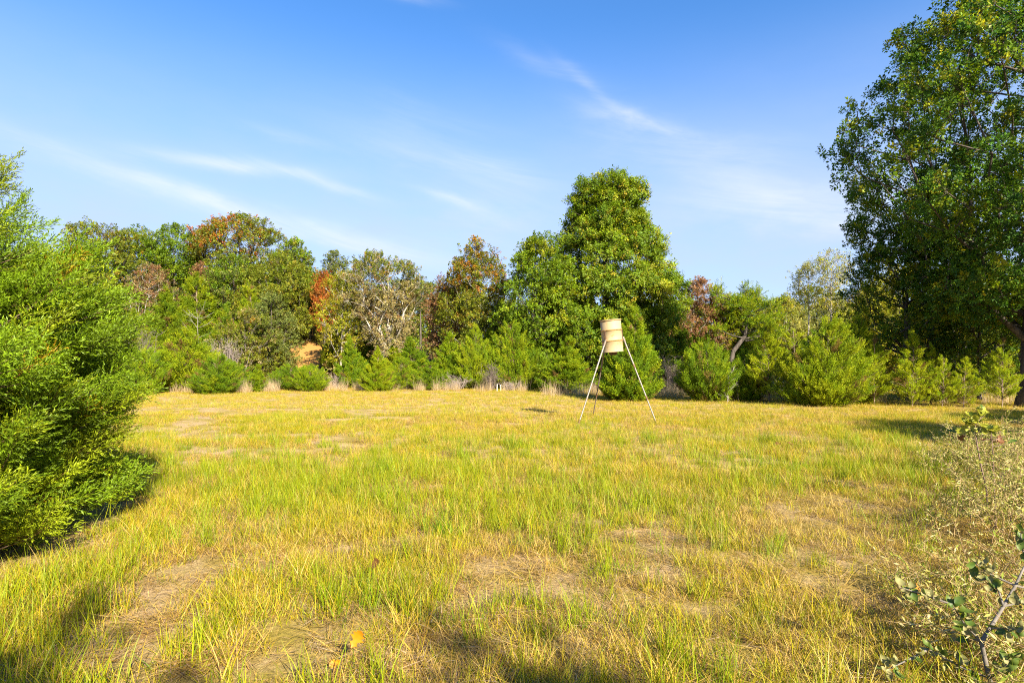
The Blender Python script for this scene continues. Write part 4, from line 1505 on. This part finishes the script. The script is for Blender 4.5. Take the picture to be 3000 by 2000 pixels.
def meadow():
    rng = np.random.default_rng(31)
    pr = []
    for k in range(3):     # 0-2 tall green
        pr.append((tuft('tall_green_tuft', 700 + k, [(9, (.15, .36), .07, .0055, .2, .5, GREEN), (16, (.05, .17), .10, .0048, .4, .8, GREEN)]), M_GRASS))
    for k in range(3):     # 3-5 medium yellow green
        pr.append((tuft('meadow_tuft', 710 + k, [(18, (.05, .19), .11, .0045, .38, .9, YELL), (11, (.04, .14), .11, .0042, .4, .9, GREEN)]), M_GRASS))
    for k in range(3):     # 6-8 short dry curls
        pr.append((tuft('short_dry_tuft', 720 + k, [(22, (.05, .14), .12, .0042, .5, 1.2, STRAW), (7, (.04, .12), .12, .0042, .4, .9, YELL)]), M_GRASS))
    for k in range(3):     # 9-11 thatch lying flat
        pr.append((tuft('thatch', 730 + k, [(26, (.08, .22), .14, .004, .12, .3, STRAW, dict(flat=True)), (10, (.06, .15), .14, .004, .12, .3, PINK, dict(flat=True))]), M_GRASS))
    for k in range(2):     # 12-13 upright yellow stalks
        pr.append((tuft('yellow_stalks', 740 + k, [(5, (.16, .36), .06, .0048, .2, .45, YELL), (9, (.12, .3), .06, .005, .3, .6, STRAW)]), M_GRASS))
    pos, rot, scl, idx, tint = [], [], [], [], []

    def field(n, y0, y1, dens_pow, kinds, size, mask=None, seed=0):
        # sample ground points inside the view wedge (a little wider), even per unit area within the band
        y = np.sqrt(rng.uniform(y0 * y0, y1 * y1, n))
        x = rng.uniform(-1, 1, n) * (y * 0.98 + .8)
        keep = np.ones(n, bool) if mask is None else rng.random(n) < mask(x, y)
        keep &= rng.random(n) < 1 - (.93 if kinds[0] not in (9,) else .35) * bare(x, y)
        # leave the bare ground below the near cedar open
        dc = np.hypot(x + 5.8, y - 4.6)
        keep &= rng.random(n) < sstep(1.9, 2.8, dc) * .97 + .03
        x, y = x[keep], y[keep]
        m = len(x)
        pos.append(np.stack([x, y, ground_z(x, y) - .006], 1))
        rot.append(np.stack([rng.normal(0, .08, m), rng.normal(0, .08, m), rng.uniform(0, 6.28, m)], 1))
        s = size * rng.uniform(.7, 1.3, m)
        scl.append(np.stack([s, s, s * rng.uniform(.75, 1.2, m)], 1))
        idx.append(rng.choice(kinds, m))
        big = fbm(x * .45, y * .3, 77, 3)[:, None]
        t = np.ones((m, 3)) * rng.uniform(.82, 1.18, (m, 1)) * (np.array([[1.10, .98, 1.0]]) * big * 2 * .5 + np.array([[.92, 1.02, 1.0]]) * (1 - big * 2 * .5))
        tint.append(t)
    green = lambda x, y: sstep(.38, .55, fbm(x * 1.0 + 3, y * .8, 41, 4))
    yel = lambda x, y: .16 + .84 * sstep(.42, .58, fbm(x * 1.1, y * .8 + 9, 51, 4))
    dry = lambda x, y: 1 - .55 * green(x, y)
    bare = lambda x, y: sstep(.575, .65, fbm(x * .85 + 20, y * .95, 88, 3)) * np.where(x < -2.5, 1.0, sstep(13, 8, y) * .85 + .15)
    right = lambda x, y: sstep(7, 3, np.hypot(x - 3.9, (y - 5.0) * 1.0) * 2.2)        # trampled straw patch by the right weeds
    # near
    field(5500, 2.2, 8.5, 1, [9, 10, 11], .95)
    field(9000, 2.2, 8.5, 1, [6, 7, 8], 1.0, dry)
    field(14000, 2.2, 8.5, 1, [3, 4, 5], .95, lambda x, y: yel(x, y) * (1 - .8 * right(x, y)))
    field(9000, 2.2, 9.0, 1, [0, 1, 2], .9, lambda x, y: (green(x, y) * .75 + .06) * (1 - .9 * right(x, y)))
    field(1700, 2.2, 9.0, 1, [12, 13], .85, lambda x, y: yel(x, y) * .7 * (1 - .8 * right(x, y)))
    # knots of upright grass that stand clear of the thatch
    kx = rng.uniform(-8, 8, 420)
    ky = np.sqrt(rng.uniform(2.4 ** 2, 12.0 ** 2, 420))
    ok = (np.abs(kx) < ky * .98 + .6) & (np.hypot(kx + 5.8, ky - 4.6) > 2.5) & (np.hypot(kx - 3.9, ky - 5.0) > 1.6)
    for cx_, cy_ in zip(kx[ok], ky[ok]):
        m = rng.integers(3, 9)
        xx, yy = cx_ + rng.normal(0, .09, m), cy_ + rng.normal(0, .07, m)
        pos.append(np.stack([xx, yy, ground_z(xx, yy) - .006], 1))
        rot.append(np.stack([rng.normal(0, .06, m), rng.normal(0, .06, m), rng.uniform(0, 6.28, m)], 1))
        sc_ = rng.uniform(.6, 1.05) * np.ones(m)
        scl.append(np.stack([sc_, sc_, sc_ * rng.uniform(.9, 1.35)], 1))
        kind = rng.choice([0, 0, 1, 2, 12, 13])
        idx.append(np.where(rng.random(m) < .75, kind, rng.integers(0, 3, m)))
        tint.append(np.ones((m, 3)) * rng.uniform(.75, 1.15) * np.array([[rng.uniform(.75, 1.1), 1, 1]]))
    # middle
    field(13000, 8.5, 18, 1, [6, 7, 8, 9, 10], 1.15, dry)
    field(14000, 8.5, 18, 1, [3, 4, 5], 1.05, yel)
    field(11000, 8.5, 17, 1, [0, 1, 2, 12], .65, lambda x, y: green(x, y) * .8)
    # far, mown short
    field(26000, 18, 37, 1, [6, 7, 8, 3], 1.15, lambda x, y: .45 + .55 * dry(x, y))
    field(20000, 17, 36, 1, [3, 4, 5], .8, lambda x, y: yel(x, y))
    field(3000, 20, 34, 1, [0, 1, 2], .55, lambda x, y: green(x, y) * .5 + .3 * sstep(8, 14, x))
    P = np.concatenate(pos)
    o = scatter('meadow_grass', pr, P, np.concatenate(rot), np.concatenate(scl), np.concatenate(idx), np.concatenate(tint))
    tag(o, 'yellow green meadow grass with dry thatch and taller tufts', 'grass', None, 'stuff')
    print('meadow tufts', len(P))

    # tall pale dry grass at the foot of the trees
    pd = []
    for k in range(3):
        pd.append((tuft('tall_dry_tuft', 760 + k, [(15, (.3, .95), .20, .007, .2, .45, PALE), (10, (.15, .5), .24, .006, .35, .7, STRAW)]), M_GRASS))
    X, Y = [], []
    strips = [(500, 560, 31.5, 34, 60), (685, 730, 31.5, 34, 90), (770, 830, 32, 35, 110), (940, 1070, 33.5, 37, 150), (1140, 1240, 33.5, 35.5, 150), (1270, 1440, 33, 35, 200),
              (1470, 1560, 33, 34.5, 40), (1590, 1760, 28, 33, 130), (1930, 2010, 26, 30, 130), (2100, 2560, 24, 27, 120), (2560, 3000, 22.6, 24, 90), (380, 480, 32, 35, 60), (820, 960, 33.5, 36, 60)]
    for a, b, y0, y1, n in strips:
        y = rng.uniform(y0, y1, n)
        X.append(PX(rng.uniform(a, b, n), y))
        Y.append(y)
    X, Y = np.concatenate(X), np.concatenate(Y)
    kp = fbm(X * .55, Y * .55, 63, 3) > .44
    X, Y = X[kp], Y[kp]
    m = len(X)
    s = rng.uniform(.45, 1.15, m)
    o = scatter('dry_grass', pd, np.stack([X, Y, ground_z(X, Y) - .01], 1), np.stack([rng.normal(0, .1, m), rng.normal(0, .1, m), rng.uniform(0, 6.28, m)], 1),
                np.stack([s, s, s], 1), rng.integers(0, 3, m), np.ones((m, 3)) * rng.uniform(.85, 1.15, (m, 1)))
    tag(o, 'tall pale dry grass along the foot of the tree line', 'grass', None, 'stuff')


meadow()


# ------------------------------------------------------------------ right foreground: weeds, sapling, leafy shrub, fallen leaves
M_DRYLEAF = leaf_material('dry_weed_leaf', transl=.3, rough=.7, spec=.15)


def weeds():
    rng = np.random.default_rng(91)
    V, Lp, C, off = [], [], [], 0
    qs, cs = [], []
    segs = []
    for i in range(1010):
        corner = i >= 900
        y = rng.uniform(3.9, 9.5) if not corner else rng.uniform(2.5, 4.0)
        edge = 3.05 + .72 * (y - 4.0) + .3 * math.sin(y * 2.1)
        x = edge + rng.random() ** .7 * 3.4
        if corner:
            edge = 2.02 + .36 * (y - 2.5)
            x = edge + rng.random() * 1.5
        if x > y * 1.02 + .8:
            continue
        h = rng.uniform(.35, .92) * (0.55 + .45 * min(1, (x - edge) / .8))
        h *= .55 if corner else (.75 if y < 4.6 else rng.choice([.7, 1.0, 1.15]))
        a, l = rng.uniform(0, 6.28), rng.uniform(.05, .35)
        f = np.linspace(0, 1, 5)
        pts = np.stack([x + math.cos(a) * l * f ** 1.5, y + math.sin(a) * l * f ** 1.5, gz(x, y) + h * f * (1 - .12 * f)], 1)
        segs.append(polyline_segs(pts, .0042 * (1 - .6 * f)))
        nb = rng.integers(5, 10)
        for k in range(nb):
            s = rng.uniform(.25, 1)
            j = min(int(s * 4), 3)
            p = pts[j] + (pts[j + 1] - pts[j]) * (s * 4 - j)
            d = norm(np.array([*rng.normal(0, 1, 2), rng.uniform(.1, .9)]))
            e = p + d * rng.uniform(.06, .22)
            segs.append(np.concatenate([p, e, [.002, .001]])[None])
            n = 11 if not corner else 6
            t = rng.random((n, 1))
            pos = p * (1 - t) + e * t + rng.normal(0, .012, (n, 3))
            L_ = rng.uniform(.02, .055, n)
            qs.append(leaf_quads(pos, norm(d + rng.normal(0, .6, (n, 3))), rng.normal(0, 1, (n, 3)) + np.array([0, 0, .3]), L_, L_ * .24))
            pal = [((.40, .345, .12), 3), ((.33, .31, .07), 3), ((.20, .25, .03), 3.5), ((.48, .42, .21), 2.5)]
            cs.append(pick(rng, pal, n) * rng.uniform(.8, 1.15))
    o = empty('dry_weeds', (5.5, 6.5, 0))
    me = quads_to_mesh('dry_weeds', np.concatenate(qs), np.concatenate(cs))
    bpy.data.objects.remove(o)
    o = link('dry_weeds', me, M_DRYLEAF)
    tag(o, 'pale straw coloured weed thicket in the right foreground', 'weeds', None, 'stuff')
    st = link('stems', tube_mesh('stems', np.concatenate(segs), 3), M_STRAW_STEM, o)
    st['kind'] = 'stuff'


weeds()


def oak_leaf_mesh(name, L_=.11, seed=0, curl=.25, lobes=True):
    """a lobed leaf with a midrib fold and a curl; base at origin, blade along +Y, normal +Z"""
    rng = np.random.default_rng(seed)
    if lobes:
        f = np.array([0, .08, .2, .30, .38, .50, .58, .70, .78, .88, 1.0])
        w = np.array([.02, .08, .23, .13, .17, .42, .20, .36, .18, .20, .0])
    else:
        f = np.array([0, .1, .25, .45, .65, .82, .93, 1.0])
        w = np.array([.02, .16, .29, .34, .29, .18, .08, .0])
    V, Lq = [], []
    for k in range(len(f)):
        y = f[k] * L_
        z = curl * L_ * (f[k] - .45) ** 2 * rng.uniform(.8, 1.2)
        ww = w[k] * L_
        V += [(-ww, y + ww * .25 * lobes, z + ww * (.35 + .3 * rng.random())), (0, y, z), (ww, y + ww * .25 * lobes, z + ww * (.35 + .3 * rng.random()))]
    for k in range(len(f) - 1):
        a = k * 3
        Lq += [a, a + 1, a + 4, a + 3, a + 1, a + 2, a + 5, a + 4]
    return poly_mesh(name, np.array(V), 4, np.array(Lq), None, True)


def plain_leaf_mat(name, c1, c2, transl=.35, rough=.45):
    m, nt, out = new_mat(name)
    N, L = nt.nodes.new, nt.links.new
    tc = N('ShaderNodeTexCoord')
    nz = N('ShaderNodeTexNoise')
    nz.inputs['Scale'].default_value = 22
    nz.inputs['Detail'].default_value = 5
    L(tc.outputs['Object'], nz.inputs['Vector'])
    mr = N('ShaderNodeMapRange')
    mr.inputs['From Min'].default_value = .38
    mr.inputs['From Max'].default_value = .62
    L(nz.outputs['Fac'], mr.inputs['Value'])
    mx = N('ShaderNodeMixRGB')
    mx.inputs[1].default_value = (*c1, 1)
    mx.inputs[2].default_value = (*c2, 1)
    L(mr.outputs[0], mx.inputs[0])
    p = N('ShaderNodeBsdfPrincipled')
    p.inputs['Roughness'].default_value = rough
    p.inputs['Specular IOR Level'].default_value = .35
    L(mx.outputs[0], p.inputs['Base Color'])
    t = N('ShaderNodeBsdfTranslucent')
    L(mx.outputs[0], t.inputs['Color'])
    ms = N('ShaderNodeMixShader')
    ms.inputs[0].default_value = transl
    L(p.outputs[0], ms.inputs[1])
    L(t.outputs[0], ms.inputs[2])
    L(ms.outputs[0], out.inputs['Surface'])
    return m


ML_YEL = plain_leaf_mat('turning_leaf', (0.34, 0.33, 0.03), (0.24, 0.27, 0.03))
ML_BRN = plain_leaf_mat('brown_leaf', (0.13, 0.050, 0.017), (0.20, 0.095, 0.035), .2, .6)
ML_GRN = plain_leaf_mat('dark_green_leaf', (0.05, 0.105, 0.015), (0.13, 0.17, 0.025), .35, .5)
ML_PALE = plain_leaf_mat('pale_leaf', (0.27, 0.235, 0.10), (0.19, 0.19, 0.055), .25, .6)
ML_ORG = plain_leaf_mat('orange_leaf', (0.42, 0.150, 0.003), (0.48, 0.19, 0.005), .15, .5)


def put_leaf(mesh, mat_, parent, p, d, up, s, name='leaf'):
    """an individual leaf on a twig"""
    o = bpy.data.objects.new(name, mesh)
    if not mesh.materials:
        mesh.materials.append(mat_)
    COL.objects.link(o)
    if parent is not None:
        o.parent = parent
    y = Vector(d).normalized()
    z = Vector(up)
    z = (z - y * z.dot(y)).normalized()
    x = y.cross(z)
    o.rotation_euler = Matrix((x, y, z)).transposed().to_euler()
    o.location = p
    o.scale = (s, s, s)
    return o


def oak_sapling():
    rng = np.random.default_rng(95)
    Y = 6.1
    x = PX(2868, Y)
    o = empty('oak_sapling', (x, Y, gz(x, Y)))
    tag(o, 'thin oak sapling with yellow and brown leaves at its top, standing in the pale weeds', 'sapling')
    H = PZ(1225, Y) - gz(x, Y)
    stem = np.array([(.10, 0, -.02), (.08, 0, H * .25), (.02, 0, H * .5), (-.02, 0, H * .72), (-.04, 0, H * .88), (-.03, 0, H)])
    segs = [polyline_segs(stem, np.array([.009, .008, .007, .006, .004, .002]))]
    ml = {'y': [oak_leaf_mesh('leaf', .12, 1), oak_leaf_mesh('leaf', .12, 2, .5)], 'b': [oak_leaf_mesh('leaf', .11, 3, 1.2)], 'g': [oak_leaf_mesh('leaf', .12, 4, .3)]}
    mats = {'y': ML_YEL, 'b': ML_BRN, 'g': ML_GRN}
    for k in range(9):
        j = rng.uniform(.66, 1.0)
        p = np.array([np.interp(j * H, stem[:, 2], stem[:, 0]), 0, j * H])
        a = rng.uniform(0, 6.28)
        d = norm(np.array([math.cos(a), math.sin(a), rng.uniform(0, .8)]))
        ln = rng.uniform(.12, .38) * (1.35 - j)* 1.4
        e = p + d * ln
        segs.append(np.concatenate([p, e, [.004, .002]])[None])
        for q in range(5):
            t = rng.uniform(.4, 1.0)
            kind = 'b' if (j < .83 and rng.random() < .55) else ('y' if rng.random() < .85 else 'g')
            dl = norm(d * .6 + rng.normal(0, .7, 3) + (np.array([0, 0, -1.4]) if kind == 'b' else np.array([0, 0, .25])))
            m = ml[kind][rng.integers(0, len(ml[kind]))]
            put_leaf(m, mats[kind], o, p + d * ln * t, dl, rng.normal(0, .4, 3) + np.array([0, -.3, 1]), rng.uniform(.7, 1.1))
    # a few low twigs
    link('stem', tube_mesh('stem', np.concatenate(segs), 6), M_TWIG_BROWN, o)
    # second thin stem, with few leaves
    Y2 = 5.4
    x2 = PX(2910, Y2)
    o2 = empty('thin_sapling', (x2, Y2, gz(x2, Y2)))
    tag(o2, 'bare thin brown stem with few leaves, right of the oak sapling', 'sapling')
    h2 = .95
    st = np.array([(.03, 0, -.02), (.01, 0, h2 * .4), (0, 0, h2 * .75), (-.02, 0, h2)])
    sg = [polyline_segs(st, np.array([.007, .006, .004, .002]))]
    for k in range(7):
        j = rng.uniform(.3, 1)
        p = np.array([np.interp(j * h2, st[:, 2], st[:, 0]), 0, j * h2])
        d = norm(np.array([*rng.normal(0, 1, 2), .5]))
        e = p + d * .12
        sg.append(np.concatenate([p, e, [.003, .0015]])[None])
        put_leaf(ml['g' if k % 2 else 'y'][0], None, o2, e, d + rng.normal(0, .3, 3), (0, -.2, 1), rng.uniform(.5, .8))
    link('stem', tube_mesh('stem', np.concatenate(sg), 5), M_TWIG_BROWN, o2)


oak_sapling()


def near_shrub():
    rng = np.random.default_rng(97)
    D = 2.75
    bx, by = PX(2905, D), D
    o = empty('leafy_shrub', (bx, by, gz(bx, by)))
    tag(o, 'grey stemmed shrub with dark green and pale leaves in the bottom right corner', 'shrub')

    def at(px, py, y):
        return np.array([PX(px, y) - bx, y - by, PZ(py, y) - gz(bx, by)])
    root = np.array([0.02, 0.0, -.03])
    a = at(2898, 1985, 2.75)
    b = at(2875, 1880, 2.78)
    c = at(2900, 1840, 2.80)
    d = at(2940, 1775, 2.84)
    e = at(2975, 1715, 2.9)
    g = at(3010, 1640, 2.95)
    segs = [polyline_segs(np.array([root, a, b, c, d, e, g]), np.array([.012, .011, .010, .009, .008, .007, .004]))]
    tips = [(b, at(2790, 1770, 2.75)), (at(2790, 1770, 2.75), at(2640, 1720, 2.8)), (c, at(2985, 1845, 2.65)), (d, at(2900, 1700, 2.95)), (e, at(2860, 1650, 3.0)), (d, at(3040, 1770, 2.8)),
            (b, at(2800, 1850, 2.9)), (a, at(2720, 1900, 2.85)), (at(2720, 1900, 2.85), at(2600, 1960, 2.75)), (g, at(2990, 1560, 3.0)), (e, at(3060, 1690, 2.9)), (a, at(2960, 1930, 2.6))]
    ml = {'g': [oak_leaf_mesh('leaf', .066, 11, .5, False), oak_leaf_mesh('leaf', .062, 12, 1.3, False)], 'p': [oak_leaf_mesh('leaf', .06, 13, 1.6, False), oak_leaf_mesh('leaf', .05, 14, 1.0, False)]}
    mats = {'g': ML_GRN, 'p': ML_PALE}
    for p, q in tips:
        m = (p + q) / 2 + rng.normal(0, .012, 3)
        segs += [np.concatenate([p, m, [.0055, .0042]])[None], np.concatenate([m, q, [.0042, .002]])[None]]
        dd = norm(q - p)
        n = 9 + int(np.linalg.norm(q - p) / .022)
        for k in range(n):
            t = rng.uniform(.3, 1.02)
            pos = p * (1 - t) + q * t
            dl = norm(dd * .5 + rng.normal(0, .7, 3) + np.array([0, 0, -.1]))
            kind = 'g' if rng.random() < .42 else 'p'
            s = rng.uniform(.45, 1.05)
            put_leaf(ml[kind][rng.integers(0, len(ml[kind]))], mats[kind], o, pos + dl * .012, dl, rng.normal(0, .5, 3) + np.array([0, -.25, 1]), s)
    link('stem', tube_mesh('stem', np.concatenate(segs), 7), M_STEM_GREY, o)


near_shrub()


def fallen_leaves():
    rng = np.random.default_rng(99)
    big = oak_leaf_mesh('oak_leaf', .10, 21, .5)
    spots = [(1030, 1895, .15, ML_ORG, 'large orange fallen oak leaf caught upright in the near grass', 1.0, (.5, .1, .8)),
             (1000, 1935, .07, ML_ORG, 'smaller orange fallen leaf just below the large orange one', .62, (-.9, -.1, -.25))]
    for px, py, z, mt, lab, s, d in spots:
        y = F * (CAMZ - z) / (py - HZ)
        o = put_leaf(big.copy(), mt, None, (PX(px, y), y, z), d, (.2, -.9, .5), s, 'fallen_leaf')
        tag(o, lab, 'leaf', 'fallen leaves on the meadow')
    names = [(1385, 1338, 'rusty fallen leaf in the middle of the meadow'), (2290, 1300, 'rusty upright fallen leaf right of the feeder, lower of the pair'), (2325, 1303, 'dark brown fallen leaf right of the feeder'),
             (1720, 1270, 'small reddish leaf below the left leg of the feeder'), (2715, 1740, 'orange leaf lying among the bottom right shrub twigs'),
             (1080, 1660, 'pinkish dry leaf in the near left meadow')]
    for px, py, lab in names:
        z = .10
        y = F * (CAMZ - z) / (py - HZ)
        o = put_leaf(oak_leaf_mesh('oak_leaf', .12, px), ML_ORG if lab.startswith('orange') else ML_BRN, None, (PX(px, y), y, z), rng.normal(0, 1, 3) * np.array([1, 1, .6]), (rng.normal(0, .4), -.7, .7), 1.0, 'fallen_leaf')
        tag(o, lab, 'leaf', 'fallen leaves on the meadow')


fallen_leaves()


# ------------------------------------------------------------------ trees behind and beside the viewer whose shade falls into view
def shade_trees():
    pm = broadleaf(900, 7.0, 2.0, 2.0, DOME, P_GREEN, leaf=.2, rc=.6, trunk_r=.12, leaves_per=60)
    pt = broadleaf(901, 7.0, 3.6, .7, OVAL, P_GREEN, leaf=.17, rc=.30, trunk_r=.07, leaves_per=26, dens=.6)
    for x, y, s, lab in ((5.45, -7.3, 1.0, 'slim tree behind the viewer whose shade reaches the near grass'),
                         (2.75, -7.05, 1.0, 'slim tree behind the viewer on the left'),
                         (16.3, 1.9, 1.25, 'tree beside the meadow to the right whose shade crosses the grass'),
                         (21.2, 3.4, 1.32, 'second tree beside the meadow to the right, behind the first one'),
                         (24.2, 3.9, 1.45, 'taller tree beside the meadow at the far right'),
                         ):
        make_tree('shade_tree', lab, 'tree', x, y, pt if y < 0 else pm, rz=x, scale=(s, s, s))


shade_trees()

print('triangles', sum(len(m.loops) - 2 * len(m.polygons) for m in bpy.data.meshes))
